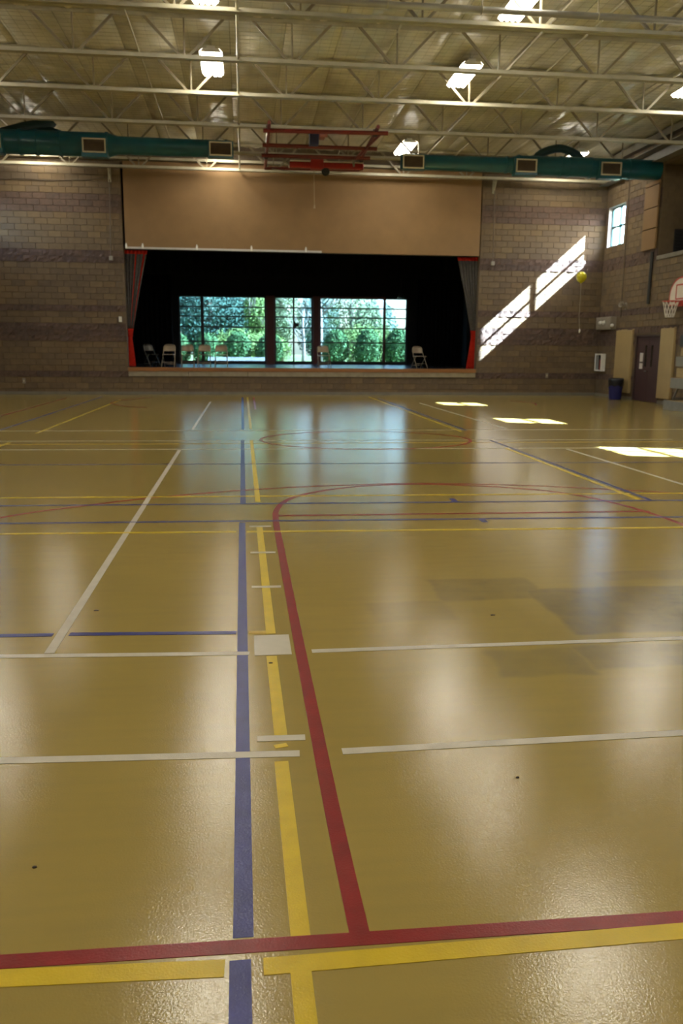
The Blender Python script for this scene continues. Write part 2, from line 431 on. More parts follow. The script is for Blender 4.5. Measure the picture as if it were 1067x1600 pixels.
# recess in the right wall (upper gallery opening)
b = MB(); b.box(XR+0.27, XR+1.3, RECESS[1], RECESS[1]+0.2, RECESS[2]-0.2, RECESS[3]+0.2); b.box(XR+1.2, XR+1.4, RECESS[0]-0.2, RECESS[1], RECESS[2]-0.2, RECESS[3]+0.2)
b.box(XR+0.27, XR+1.3, RECESS[0]-0.2, RECESS[0], RECESS[2]-0.2, RECESS[3]+0.2)
b.box(XR+0.27, XR+1.3, RECESS[0], RECESS[1], RECESS[3], RECESS[3]+0.2)
wr = tag(b.build('wall_recess', M['tan1']), kind='structure')
b = MB()
for c in range(14):
    off = 0.2 if c % 2 else 0
    for k in range(-1, 3):
        x0 = max(XR+0.02, XR+off+k*0.425); x1 = min(XR+1.19, XR+off+(k+1)*0.425)
        if x1-x0 > 0.05: b.box(x0+.006, x1-.006, RECESS[1]-0.012, RECESS[1]+0.01, RECESS[2]+c*0.193+.005, RECESS[2]+(c+1)*0.193-.005)
tag(b.build('blockwork', M['tan1'], wr), kind='stuff')
B('ledge', (XR-0.03, XR+1.2, RECESS[0], RECESS[1], RECESS[2]-0.12, RECESS[2]), 'steel_dark', wr)
t = thing('wall_vent', 'dark louvred vent inside the upper opening of the right wall', 'vent', (13.75, 25.72, 4.68))
B('frame', (-.32, .32, -.03, 0.01, 0, .68), 'dark', t)
for k in range(6): B('slat', (-.28, .28, -.05, -.03, .06+k*.1, .10+k*.1), 'dark', t)
B('baseboard_back', (XL, XR, YB-0.03, YB+0.004, 0, 0.10), 'steel_dark', kind='structure')
b = MB(); b.box(XR-0.02, XR+0.012, 26.78, YB-.03, 0, .10); b.box(XR-0.02, XR+0.012, YF, 25.02, 0, .10)
tag(b.build('baseboard_right', M['steel_dark']), kind='structure')

# ---- roof deck, insulation sheets between seams
CEIL = tag(B('ceiling', (XL-0.3, XR+0.3, YF-0.3, YB+0.3, 8.52, 8.62), 'deck'), kind='structure')
nP = 18; pw = (XR-XL)/nP
for i in range(nP):
    x0 = XL+i*pw; rows = []; NY = 220
    for j in range(NY+1):
        y = YF+(YB-YF)*j/NY; row = []
        for k in range(13):
            u = k/12; x = x0+0.004+(pw-0.008)*u
            sag = 0.04*math.sin(PI*u)
            nzv = noise.noise(Vector((x*1.3, y*1.1, i*3.1)))*0.06 + noise.noise(Vector((x*4.0, y*2.0, 7)))*0.055 + noise.noise(Vector((x*9.0, y*1.4, 3)))*0.018
            rows_z = ZC - sag + nzv*min(1, 4*u*(1-u)+0.15) + (0.03 if k in (0, 12) else 0)
            row.append((x, y, rows_z))
        rows.append(row)
    mb = MB(); mb.grid(rows); mb.build('insulation_sheet', M['insul'], CEIL, True)
# wire netting that carries the insulation
b = MB(); zz = ZC-0.10
x = XL
while x < XR: b.bar((x, YF+14, zz), (x, YB, zz), 0.005, 0.005); x += 0.22
y = YF+14
while y < YB: b.bar((XL, y, zz-.006), (XR, y, zz-.006), 0.005, 0.005); y += 0.22
tag(b.build('wire_netting', M['steel'], CEIL), kind='stuff')

# ---- stage house
SB, SZ, SXL, SXR = 38.0, 0.93, -5.4, 9.8
WP = [(-2.78, 1.03), (1.42, 3.12), (3.44, 7.42)]; WZB, WZT = 1.0, 3.88
b = MB(); wall_boxes(b, (SB, SB+0.25), SXL, SXR, 0.0, 6.8, [(WP[0][0], WP[0][1], WZB, WZT), (WP[1][0], WP[1][1], WZB, WZT), (WP[2][0], WP[2][1], WZB, WZT)], 'x')
tag(b.build('wall_stage_back', M['black']), kind='structure')
tag(B('wall_stage_left', (SXL-.25, SXL, YB+.3, SB+.25, 0, 6.8), 'black'), kind='structure')
tag(B('wall_stage_right', (SXR, SXR+.25, YB+.3, SB+.25, 0, 6.8), 'black'), kind='structure')
tag(B('ceiling', (SXL-.25, SXR+.25, YB+.3, SB+.25, 6.8, 7.0), 'black'), kind='structure')
b = MB(); b.box(SXL-.25, STAGE[0], YB+.3, YB+.36, .3, 6.8); b.box(STAGE[1], SXR+.25, YB+.3, YB+.36, .3, 6.8)
b.box(STAGE[0], STAGE[1], YB+.16, YB+.36, 4.97, 7.62)
tag(b.build('wall_stage_front', M['black']), kind='structure')
tag(B('wall_proscenium', (-3.87, 8.34, YB-0.05, YB+0.16, 4.93, 7.66), 'acoustic'), kind='structure')
tr = tag(B('trim_1', (-3.87, 2.75, YB-0.075, YB-0.02, 4.865, 4.93), 'jamb'), kind='structure')
tag(B('trim_2', (2.75, 8.34, YB-0.075, YB-0.02, 4.865, 4.93), 'acoustic'), kind='structure')
for k, x in enumerate((-3.84, -3.30, -1.50, 0.34, 2.20)):
    mb = MB(); mb.box(x-.03, x+.03, YB-.115, YB-.075, 4.87, 5.00, bev=.006); mb.tube([(x, YB-.095, 5.0), (x, YB-.095, 5.04)], .02, 8)
    mb.build('track_bracket', M['white_metal'], tr)
st = thing('stage', 'raised stage with dark deck, orange-brown nosing and pale concrete ledge', 'stage', (2.2, 30.0, 0.63))
def sb(name, x0, x1, y0, y1, z0, z1, m, bev=0):
    o = B(name, (x0-2.2, x1-2.2, y0-30.0, y1-30.0, z0-.63, z1-.63), m, st, bev); return o
sb('deck', STAGE[0]+.01, STAGE[1]-.01, YB+.02, 30.3, .80, SZ, 'stage_wood')
sb('deck', SXL+.01, SXR-.01, 30.38, SB-.01, .80, SZ, 'stage_wood')
sb('deck', STAGE[0]+.01, STAGE[1]-.01, 30.3, 30.38, .80, SZ, 'stage_wood')
tag(sb('nosing', STAGE[0]+.0, STAGE[1]-.0, YB-.06, YB+.02, .80, SZ+.004, 'nosing', .01), 'orange-brown wooden nosing')
for k in range(6):
    w = (STAGE[1]-STAGE[0])/6
    tag(sb('ledge', STAGE[0]+k*w+.006, STAGE[0]+(k+1)*w-.006, YB-.03, YB+.1, .635, .80, 'ledge', .008), 'pale concrete ledge')

# ---- windows
def stage_window(idx, x0, x1, mull, trans, frame, lock=None, redm=False):
    fw = 0.055; y = SB+0.06
    b = MB(); b.box(x0, x1, y, y+.07, WZB, WZB+.07); b.box(x0, x1, y, y+.07, WZT-fw, WZT)
    b.box(x0, x0+fw, y, y+.07, WZB+.07, WZT-fw); b.box(x1-fw, x1, y, y+.07, WZB+.07, WZT-fw)
    w = tag(b.build('window_%d' % idx, M[frame]), kind='structure')
    edges = [x0+fw]
    for mx, mw in mull:
        B('mullion', (mx-mw/2, mx+mw/2, y-.02, y+.08, WZB+.02, WZT-.01), 'frame_red' if redm else 'frame_black', w); edges += [mx-mw/2, mx+mw/2]
    edges.append(x1-fw)
    zs = [WZB+.07]+sorted(trans)+[WZT-fw]
    for i in range(0, len(edges), 2):
        for z in trans: B('transom', (edges[i], edges[i+1], y+.005, y+.065, z-.025, z+.025), 'frame_black', w)
        for k in range(len(zs)-1):
            B('pane', (edges[i], edges[i+1], y+.03, y+.042, zs[k]+(.025 if k else 0), zs[k+1]-(.025 if k < len(zs)-2 else 0)), 'tint', w)
    return w
TR = [3.41, 3.00, 2.54, 1.90]
stage_window(1, WP[0][0], WP[0][1], [(-1.76, .13)], TR, 'frame_black')
w2 = stage_window(2, WP[1][0], WP[1][1], [(2.27, .07)], TR, 'frame_black')
mb = MB(); mb.box(2.33, 2.50, SB+.0, SB+.06, 2.58, 2.74, bev=.01); mb.box(2.305, 2.36, SB+.02, SB+.06, 2.5, 2.82); mb.build('lock_box', M['dark'], w2)
stage_window(3, WP[2][0], WP[2][1], [(6.38, .11)], TR, 'frame_black', redm=True)
n = 0
for x0, x1 in ((1.03, 1.42), (3.12, 3.44)):
    mb = MB(); mb.box(x0+.03, x1-.03, SB-.08, SB, SZ, WZT+.02, bev=.008); mb.box(x0, x1, SB-.02, SB+.0, SZ, WZT+.05)
    tag(mb.build('trim_%d' % (3+n), M['frame_red']), kind='structure'); n += 1
tag(B('trim_5', (3.40, 6.40, SB-.03, SB, WZT-.015, WZT+.05), 'frame_red'), kind='structure')
def clerestory(idx, yc, side):
    xg = XR+.13 if side > 0 else XL-.19; y0, y1 = yc-WW/2, yc+WW/2
    a = lambda p, q: (xg-q, xg-p) if side < 0 else (xg+p, xg+q)
    b = MB(); f = .06
    xa, xb = a(0, .06)
    b.box(xa, xb, y0, y1, WZ0, WZ0+f); b.box(xa, xb, y0, y1, WZ1-f, WZ1); b.box(xa, xb, y0, y0+f, WZ0+f, WZ1-f); b.box(xa, xb, y1-f, y1, WZ0+f, WZ1-f)
    w = tag(b.build('window_%d' % idx, M['frame_teal']), kind='structure')
    zc = (WZ0+WZ1)/2
    B('transom', (xa, xb, y0+f, y1-f, zc-.035, zc+.035), 'frame_teal', w)
    B('mullion', (xa-.01, xb+.01, yc-.03, yc+.03, WZ0+f, WZ1-f), 'frame_teal', w)
    for p, q in ((y0+f, yc-.03), (yc+.03, y1-f)):
        for r, s_ in ((WZ0+f, zc-.035), (zc+.035, WZ1-f)):
            g0, g1 = a(.025, .035); B('pane', (g0, g1, p, q, r, s_), 'clear', w)
    b = MB(); x0, x1 = (XR-.004, XR+.2) if side > 0 else (XL-.2, XL+.004)
    t_ = .015
    b.box(x0, x1, y0, y0+t_, WZ0, WZ1); b.box(x0, x1, y1-t_, y1, WZ0, WZ1); b.box(x0, x1, y0, y1, WZ0, WZ0+t_); b.box(x0, x1, y0, y1, WZ1-t_, WZ1)
    b.build('jamb', M['jamb'], w)
for i, y in enumerate(WIN_Y): clerestory(4+i, y, 1)
for i, y in enumerate(WIN_Y): clerestory(9+i, y, -1)

# ================================================================== STEELWORK UNDER THE ROOF
JY = [13.4, 16.12, 18.66, 21.05, 23.8, 26.95, 29.42]
JN = ['cream open-web roof joist nearest the camera, just above the frame', 'second cream roof joist, behind the grey pipe at the top of the picture',
      'third cream roof joist, crossing just in front of the bright middle lights', 'fourth cream roof joist, brightly lit behind the middle lights',
      'fifth cream roof joist, behind the front bar of the red backstop', 'sixth cream roof joist, just behind the teal ducts', 'last cream roof joist against the stage wall']
ZJ = 7.42
web_cache = {}
def web_mesh(kind):
    if kind in web_cache: return web_cache[kind]
    mb = MB()
    if kind == 'v': mb.bar((0, 0, 0.03), (0, 0, 0.80), .032, .032)
    elif kind == 'l': mb.bar((-.10, 0, 0.03), (-.86, 0, 0.80), .05, .05)
    else: mb.bar((.10, 0, 0.03), (.86, 0, 0.80), .05, .05)
    web_cache[kind] = mb.mesh('web', M['steel_web']); return web_cache[kind]
cm = MB()
for s_ in (-1, 1): cm.box(XL-2.2, XR-2.2, s_*.045-.035, s_*.045+.035, -.05, -.035); cm.box(XL-2.2, XR-2.2, s_*.018-.008, s_*.018+.008, -.05, .04)
chord_me = cm.mesh('bottom_chord', M['steel'])
tm = MB()
for s_ in (-1, 1): tm.box(XL-2.2, XR-2.2, s_*.045-.035, s_*.045+.035, .80, .815); tm.box(XL-2.2, XR-2.2, s_*.018-.008, s_*.018+.008, .73, .80)
top_me = tm.mesh('top_chord', M['steel'])
for j, y in enumerate(JY):
    t = thing('roof_joist', JN[j], 'joist', (2.2, y, ZJ), 0, 'roof joists')
    link('bottom_chord', chord_me, t); link('top_chord', top_me, t)
    x = 1.1-2.2*4
    while x < XR-.4:
        for k in 'vlr':
            if (k == 'l' and x-.9 < XL) or (k == 'r' and x+.9 > XR): continue
            link('web', web_mesh(k), t, (x-2.2, 0, 0))
        x += 2.2
# bridging rods along the building
for k, (x, z, r) in enumerate(((-6.9, 8.08, .022), (-2.2, 8.06, .022), (-.02, ZJ+.02, .026), (3.3, 8.08, .02), (6.2, 8.0, .03), (7.16, 8.0, .024), (10.4, 8.08, .022))):
    mb = MB(); mb.tube([(x, 12.9, z), (x, 20, z+.004), (x, YB, z)], r, 6)
    o = mb.build('bridging_rod', M['steel']); nm = ['near the left wall', 'left of the left middle light', 'hung low above the blue floor line', 'above the red backstop', 'beside the upper right light', 'right of the upper right light', 'near the right wall'][k]
    tag(o, 'thin cream bridging rod running across the joists, '+nm, 'rod', 'bridging rods')
mb = MB(); mb.tube([(XL, 15.78, 7.52), (XR, 15.78, 7.52)], .055, 10)
sp = thing('overhead_pipe', 'grey pipe running across under the roof at the top of the picture', 'pipe', (0, 0, 0))
mb.build('pipe', M['pipe'], sp, True)
for x in (-5.6, -3.4, -1.4, 2.6, 4.3, 6.45, 8.2, 9.6):
    mb = MB(); mb.tube([(x, 15.78, 7.5), (x, 15.78, 8.20)], .012, 6); mb.tube(circle(x, 15.78, 7.52, .068, 12, 'yz'), .012, 5, True); mb.build('hanger', M['steel'], sp)
# steel edge beam on the right wall
b = MB(); b.box(XR-.34, XR, YF, YB, 7.34, 7.37); b.box(XR-.34, XR, YF, YB, 7.72, 7.75); b.box(XR-.04, XR-.01, YF, YB, 7.37, 7.72)
tag(b.build('trim_6', M['steel_dark']), kind='structure')
b = MB(); b.box(XR-.2, XR, YF, YB, 8.0, 8.2)
tag(b.build('trim_7', M['steel_dark']), kind='structure')
tag(B('trim_8', (XL, XR-.35, YB-.20, YB, 7.68, 7.76), 'steel'), kind='structure')
# brackets and cable at top of stage wall
for k, x in enumerate((-4.3, 8.78)):
    mb = MB(); mb.bar((x, YB-.32, 7.36), (x, YB-.02, 7.36), .05, .05); mb.bar((x, YB-.3, 7.36), (x, YB-.02, 7.02), .04, .04); mb.box(x-.05, x+.05, YB-.02, YB, 6.98, 7.42)
    tag(mb.build('wall_bracket', M['steel']), 'cream angle bracket at the top of the stage wall, '+('left' if k == 0 else 'right')+' of the tan panel', 'bracket')
mb = MB(); mb.tube([(-8.4, YB-.02, 6.95), (-7.2, YB-.02, 6.98), (-6.2, YB-.02, 6.97), (-5.2, YB-.02, 7.02), (-4.35, YB-.02, 7.12)], .014, 5)
tag(mb.build('cable', M['conduit']), 'thin dark cable strung along the top of the left block wall', 'cable')

# ================================================================== LIGHT FIXTURES
def fixture(loc, label):
    t = thing('light_fixture', label, 'light', loc, 0, 'fluorescent high bay lights')
    mb = MB()   # shallow reflector trough: top, two sloped sides, end plates
    mb.quad([(-.17, -.76, .10), (.17, -.76, .10), (.17, .76, .10), (-.17, .76, .10)])
    for s_ in (-1, 1): mb.quad([(s_*.17, -.76, .10), (s_*.17, .76, .10), (s_*.245, .76, .035), (s_*.245, -.76, .035)])
    for s_ in (-1, 1): mb.quad([(-.17, s_*.76, .10), (.17, s_*.76, .10), (.245, s_*.76, .02), (-.245, s_*.76, .02)])
    mb.box(-.09, .09, -.7, .7, .105, .17)
    mb.build('housing', M['white_metal'], t)
    for k in range(4):
        x = -.165+k*.11; mb = MB()
        mb.tube([(x, -.74, .02), (x, .74, .02)], .046, 8); mb.build('lamp_tube', M['tube'], t)
    for s_ in (-.5, .5):
        mb = MB(); mb.tube([(0, s_, .17), (0, s_, .42)], .006, 4); mb.build('hanger', M['steel'], t)
    return t
LX = [(-6.5, 'leftmost column'), (-.60, 'second column from the left'), (5.22, 'third column from the left'), (10.95, 'rightmost column')]
LY = [(0.0, 'overhead row'), (5.4, 'second row'), (10.8, 'third row'), (16.35, 'row at the picture top'), (20.5, 'large bright row'), (27.7, 'far row by the stage wall')]
first = None
for y, rn in LY:
    for x, cn in LX:
        yy = y+(.95 if y > 27 and x < 0 else .45 if y > 27 and x > 9 else 0)
        lab = 'fluorescent light, '+cn+', '+rn
        if first is None: first = fixture((x, yy, 7.86), lab)
        else: dup(first, (x, yy, 7.86), 0, lab)

# ================================================================== DUCTS
def lathe_x(mb, prof, y, z, n=24):
    rows = [[(x, y+r*math.cos(2*PI*k/n), z+r*math.sin(2*PI*k/n)) for k in range(n)] for x, r in prof]
    mb.grid(rows, 0, True)
    n0 = len(mb.v); mb.v += rows[0]+rows[-1]; mb.f += [tuple(range(n0, n0+n)), tuple(range(n0+n, n0+2*n))]; mb.m += [0, 0]
def duct(label, prof, y, z, bands, grilles, arch, name='air_duct'):
    t = thing(name, label, 'duct', (0, 0, 0))
    mb = MB(); lathe_x(mb, prof, y, z); o = mb.build('duct_body', M['teal'], t)
    for p in o.data.polygons: p.use_smooth = len(p.vertices) == 4
    for x, r in bands:
        mb = MB(); rows = [[(x+dx, y+rr*math.cos(2*PI*k/24), z+rr*math.sin(2*PI*k/24)) for k in range(24)] for dx, rr in ((-.04, r), (-.035, r+.022), (.035, r+.022), (.04, r))]
        mb.grid(rows, 0, True); mb.build('band', M['teal'], t)
    for gx, r, dz in grilles:
        gy = y-r
        mb = MB(); mb.box(gx-.36, gx+.36, gy-.06, y-r*.2, z-r-.06+dz, z+.16+dz, bev=.015); g = mb.build('grille', M['teal'], t)
        zc = z-.06+dz; mb = MB(); w_, h_, f_ = .32, .19, .035; y0, y1 = gy-.10, gy-.055
        mb.box(gx-w_, gx+w_, y0, y1, zc+h_-f_, zc+h_); mb.box(gx-w_, gx+w_, y0, y1, zc-h_, zc-h_+f_)
        mb.box(gx-w_, gx-w_+f_, y0, y1, zc-h_+f_, zc+h_-f_); mb.box(gx+w_-f_, gx+w_, y0, y1, zc-h_+f_, zc+h_-f_)
        mb.build('grille_frame', M['beige'], g)
        mb = MB()
        mb.box(gx-w_+f_, gx+w_-f_, gy-.066, gy-.058, zc-h_+f_, zc+h_-f_)
        for k in range(7):
            zz = zc-h_+f_+.02+k*.045; mb.quad([(gx-w_+f_, gy-.09, zz), (gx+w_-f_, gy-.09, zz), (gx+w_-f_, gy-.066, zz+.028), (gx-w_+f_, gy-.066, zz+.028)])
        mb.build('louvers', M['louver'], g)
    if arch:
        ax, ar, sq = arch; mb = MB()
        P = [(ax+ar*1.7*math.copysign(abs(math.cos(a))**1.3, math.cos(a)), y+.42, z+.2+ar*math.sin(a)*sq) for a in [PI*k/14 for k in range(15)]]
        mb.tube(P, .125, 12); mb.build('branch_elbow', M['teal_dark'], t, True)
    return t
duct('teal round air duct at upper left with three beige grilles', [(XL+.01, .325), (-3.72, .325), (-3.45, .245), (-.27, .235)], 25.85, 7.26,
     [(-6.15, .325), (-5.7, .325), (-5.05, .325), (-3.75, .325), (-.40, .238)], [(-6.90, .325, .0), (-4.07, .30, -.04), (-.55, .235, .0)], None)
t = bpy.data.objects['air_duct']
mb = MB(); mb.tube([(-6.9, 26.35, 7.5), (-6.1, 26.4, 7.72), (-5.5, 26.4, 7.86), (-5.35, 26.4, 8.0)], [.2, .22, .2, .16], 12); mb.build('branch_elbow', M['teal_dark'], t, True)
mb = MB(); mb.tube([(-6.2, 26.3, 7.55), (-5.4, 26.3, 7.6), (-4.9, 26.3, 7.5)], [.14, .2, .14], 12); mb.build('branch_elbow', M['teal_dark'], t, True)
duct('teal round air duct at upper right ending at the right wall, three beige grilles', [(4.86, .215), (8.15, .215), (8.4, .285), (XR-.0, .29)], 26.1, 7.15,
     [(4.95, .215), (8.05, .22), (8.42, .285), (9.75, .285), (10.0, .285), (10.7, .285), (11.95, .285)], [(5.12, .215, .0), (8.58, .27, -.01), (11.25, .28, -.02)], (9.85, .45, .95))

# ================================================================== FOLDED CEILING BACKSTOP
t = thing('basketball_backstop', 'red steel basketball backstop folded up flat under the roof joists', 'backstop', (0, 0, 0))
zb = 7.27
def tb(name, pts, r, m='red', par=t, n=8):
    mb = MB(); mb.tube(pts, r, n); return mb.build(name, M[m], par)
tb('cross_tube', [(.62, 23.7, zb+.02), (3.95, 23.5, zb+.02)], .055)
tb('cross_tube', [(.64, 25.3, zb+.02), (3.92, 25.2, zb)], .055)
tb('cross_tube', [(.64, 26.5, zb), (3.90, 26.4, zb)], .055)
tb('cross_tube', [(.78, 28.3, zb), (3.80, 28.1, zb)], .05)
tb('side_rail', [(.76, 23.1, zb+.08), (.80, 28.5, zb+.06)], .05)
tb('side_rail', [(3.62, 23.1, zb+.08), (3.72, 28.3, zb+.06)], .05)
tb('side_rail', [(3.80, 23.6, zb+.06), (3.45, 26.4, zb-.03)], .04)
mb = MB(); mb.box(1.50, 3.80, 27.05, 27.2, zb-.19, zb-.02, bev=.03); mb.box(2.15, 2.55, 27.0, 27.25, zb-.22, zb+.06, bev=.02)
tag(mb.build('backboard_padding', M['bright_red'], t), 'bright red padded board edge')
mb = MB(); mb.box(1.52, 3.78, 27.05, 28.05, zb-.015, zb+.015); mb.build('backboard', M['board'], t)
mb = MB(); mb.box(1.92, 2.18, 24.5, 24.8, 7.18, 7.58, bev=.02); mb.box(1.90, 2.20, 24.48, 24.82, 7.5, 7.56); tag(mb.build('winch', M['navy'], t), 'dark navy winch box')
mb = MB(); mb.box(2.2, 2.36, 24.45, 24.8, 7.36, 7.58, bev=.02); mb.tube([(2.18, 24.6, 7.45), (2.42, 24.6, 7.45)], .06, 10); mb.build('winch_drum', M['pink'], t)
mb = MB(); mb.tube(circle(2.62, 27.1, zb-.28, .085, 16, 'xz'), .045, 8, True); mb.tube([(2.62, 27.1, zb-.1), (2.62, 27.1, zb-.28)], .04, 8)
mb.tube([(2.62, 27.04, zb-.28), (2.62, 27.16, zb-.28)], .07, 10)
tag(mb.build('pulley', M['dark'], t), 'dark round pulley')
tb('strut', [(1.1, 26.5, zb), (1.5, 27.1, zb-.1)], .035, 'steel_dark'); tb('strut', [(3.4, 26.5, zb), (3.5, 27.1, zb-.1)], .035, 'steel_dark')
for x, y in ((.76, 23.8), (3.64, 23.8), (.78, 26.95), (3.7, 26.95)):
    mb = MB(); mb.box(x-.06, x+.06, y-.08, y+.08, zb+.0, zb+.17, bev=.015); mb.build('clamp', M['dark'], t)
tb('cord', [(2.28, 27.4, zb-.02), (2.29, 27.4, 6.6), (2.30, 27.4, 6.02)], .012, 'cord', n=6)
mb = MB(); mb.tube([(2.30, 27.4, 6.05), (2.30, 27.4, 5.95)], [.02, .035], 8); mb.build('cord_handle', M['cord'], t)
P = [(1.0+2.5*k/12, 28.2, zb-.03-.10*math.sin(PI*k/12)) for k in range(13)]
tb('cable', P, .014, 'steel_dark', n=5)

# ================================================================== STAGE CURTAINS AND DRAPES
def drape(rows_fn, z0, z1, u0, u1, y, amp, folds, nz=16, nu=40):
    rows = []
    for i in range(nz+1):
        z = z0+(z1-z0)*i/nz; a, c, k = rows_fn(z); row = []
        for j in range(nu+1):
            u = u0+(u1-u0)*j/nu; x = a+(c-a)*u
            row.append((x, y+amp*k*math.sin(2*PI*folds*u)+.012*math.sin(17*u+3*z), z))
        rows.append(row)
    mb = MB(); mb.grid(rows); return mb
def interp(tab, z):
    for (z0, a0, c0, k0), (z1, a1, c1, k1) in zip(tab, tab[1:]):
        if z0 <= z <= z1:
            f = (z-z0)/(z1-z0); f2 = f; return a0+(a1-a0)*f2, c0+(c1-c0)*f2, k0+(k1-k0)*f
    return tab[-1][1:]
def cloth(mb, name, m, par):
    o = mb.build(name, M[m], par, True); md = o.modifiers.new('thick', 'SOLIDIFY'); md.thickness = .008; return o
tabL = [(.96, -3.945, -3.72, .7), (1.9, -3.94, -3.80, .35), (2.0, -3.94, -3.80, .3), (2.28, -3.945, -3.74, .5), (3.2, -3.945, -3.56, .8), (4.85, -3.945, -3.19, 1)]
t = thing('stage_curtain', 'grey stage curtain with red trim tied back at left side of stage', 'curtain', (0, 0, 0))
f = lambda z: interp(tabL, z)
cloth(drape(f, 2.25, 4.73, 0, .48, 30.02, .035, 6), 'curtain_cloth', 'grey_cloth', t)
tag(cloth(drape(f, 2.25, 4.73, .48, .56, 30.02, .035, 6, nu=8), 'trim_stripe', 'red_cloth', t), 'thin red stripe')
cloth(drape(f, 2.25, 4.73, .56, .84, 30.02, .035, 6, nu=24), 'curtain_cloth', 'grey_cloth', t)
tag(cloth(drape(f, 2.25, 4.73, .84, .95, 30.02, .035, 6, nu=8), 'trim_stripe', 'red_cloth', t), 'red edge stripe')
cloth(drape(f, 2.25, 4.73, .95, 1, 30.02, .035, 6, nu=6), 'curtain_cloth', 'grey_cloth', t)
tag(cloth(drape(f, 4.73, 4.85, 0, 1, 30.02, .035, 6, nz=3), 'header', 'red_cloth', t), 'red heading band')
tag(cloth(drape(f, .96, 2.25, 0, 1, 30.02, .035, 6), 'tail', 'red_cloth', t), 'bright red tied tail')
mb = MB(); mb.tube([(-3.87+.085*math.cos(a), 30.02+.06*math.sin(a), 2.0) for a in [2*PI*k/14 for k in range(14)]], .018, 6, True); mb.build('tieback', M['red_cloth'], t)
tabR = [(.94, 8.07, 8.37, .7), (1.9, 8.20, 8.37, .35), (2.1, 8.23, 8.37, .3), (2.34, 8.19, 8.37, .4), (3.2, 8.00, 8.37, .8), (4.86, 7.62, 8.37, 1)]
t = thing('stage_curtain', 'plain grey stage curtain with red tail tied back at right side of stage', 'curtain', (0, 0, 0))
f = lambda z: interp(tabR, z)
cloth(drape(f, 2.3, 4.73, 0, 1, 30.02, .035, 6, nu=60), 'curtain_cloth', 'grey_cloth', t)
tag(cloth(drape(f, 4.73, 4.86, 0, 1, 30.02, .035, 6, nz=3), 'header', 'red_cloth', t), 'red heading band')
tag(cloth(drape(f, .94, 2.3, 0, 1, 30.02, .035, 6), 'tail', 'red_cloth', t), 'bright red tied tail')
mb = MB(); mb.tube([(8.295+.08*math.cos(a), 30.02+.06*math.sin(a), 2.1) for a in [2*PI*k/14 for k in range(14)]], .018, 6, True); mb.build('tieback', M['red_cloth'], t)
cr = MB(); cr.tube([(STAGE[0]+.01, 30.02, 4.88), (STAGE[1]-.01, 30.02, 4.88)], .02, 8)
tag(cr.build('curtain_rail', M['dark']), 'dark rail across the top of the stage opening', 'rail')
for x0, x1, lab in ((-5.2, -2.95, 'black masking drape left of the stage windows'), (7.6, 9.6, 'black masking drape right of the stage windows')):
    o = cloth(drape(lambda z: (x0, x1, 1), SZ+.01, 5.9, 0, 1, 36.6, .05, 11, nz=3, nu=130), 'masking_drape', 'velvet', None); tag(o, lab, 'drape')
o = cloth(drape(lambda z: (SXL+.05, SXR-.05, 1), 4.35, 6.6, 0, 1, 33.5, .04, 40, nz=2, nu=320), 'border_drape', 'velvet', None)
tag(o, 'black border drape hanging across the top of the stage', 'drape')

# ================================================================== FOLDING CHAIRS
def make_chair(label):
    t = thing('folding_chair', label, 'chair', (0, 0, 0), 0, 'folding chairs on the stage')
    L = []
    top = [(-.205, .17, .60), (-.20, .19, .70), (-.17, .20, .755), (-.10, .205, .78), (.10, .205, .78), (.17, .20, .755), (.20, .19, .70), (.205, .17, .60)]
    mb = MB(); mb.tube([(-.225, -.24, 0.0), (-.215, -.02, .32)]+top+[(.215, -.02, .32), (.225, -.24, 0.0)], .013, 8); mb.build('frame', M['chair'], t, True)
    rows = []
    for i in range(6):
        v = i/5; z = .545+.215*v; yb = .135+.075*v; row = []
        for k in range(11):
            u = k/10*2-1; wdt = .195*(1-.10*max(0, v-.6)/.4) ; row.append((u*wdt, yb+.035*(1-u*u), z-(.02*u*u*u*u if v > .9 else 0)))
        rows.append(row)
    mb = MB(); mb.grid(rows); o = mb.build('backrest', M['chair'], t, True); md = o.modifiers.new('thick', 'SOLIDIFY'); md.thickness = .012
    mb = MB(); mb.box(-.195, .195, -.20, .17, .415, .44, bev=.012); mb.build('seat', M['chair_seat'], t)
    for s_ in (-1, 1):
        mb = MB(); mb.tube([(s_*.20, -.10, .415), (s_*.20, .05, .26), (s_*.205, .27, 0)], .012, 8); mb.build('leg', M['chair'], t, True)
    mb = MB(); mb.tube([(-.22, -.13, .16), (.22, -.13, .16)], .010, 8); mb.build('rung', M['chair'], t, True)
    mb = MB(); mb.tube([(-.203, .19, .10), (.203, .19, .10)], .010, 8); mb.build('rung', M['chair'], t, True)
    return t
CH_ = [(-3.27, 31.0, .75, 'dark folding chair turned sideways, leftmost on stage by the red curtain tail'),
       (-2.62, 30.55, -.10, 'beige folding chair standing alone against black, second from the left on stage'),
       (-1.97, 30.75, .05, 'beige folding chair at left edge of the left stage window, left of three together'),
       (-1.375, 30.5, -.05, 'beige folding chair in front of the window mullion, middle one of three together'),
       (-.775, 30.55, .0, 'beige folding chair in front of the left stage window, right one of three together'),
       (2.92, 30.65, .12, 'folding chair in front of the red post between middle and right stage windows'),
       (6.48, 30.7, .30, 'folding chair against black, rightmost on stage')]
c0 = None
for x, y, a, lab in CH_:
    if c0 is None: c0 = make_chair(lab); c0.location = (x, y, SZ+.013); c0.rotation_euler = (0, 0, a)
    else: dup(c0, (x, y, SZ+.013), a, lab)
for ch in c0.children:
    ch.data = ch.data.copy(); ch.data.materials.clear(); ch.data.materials.append(M['chair_dark'])
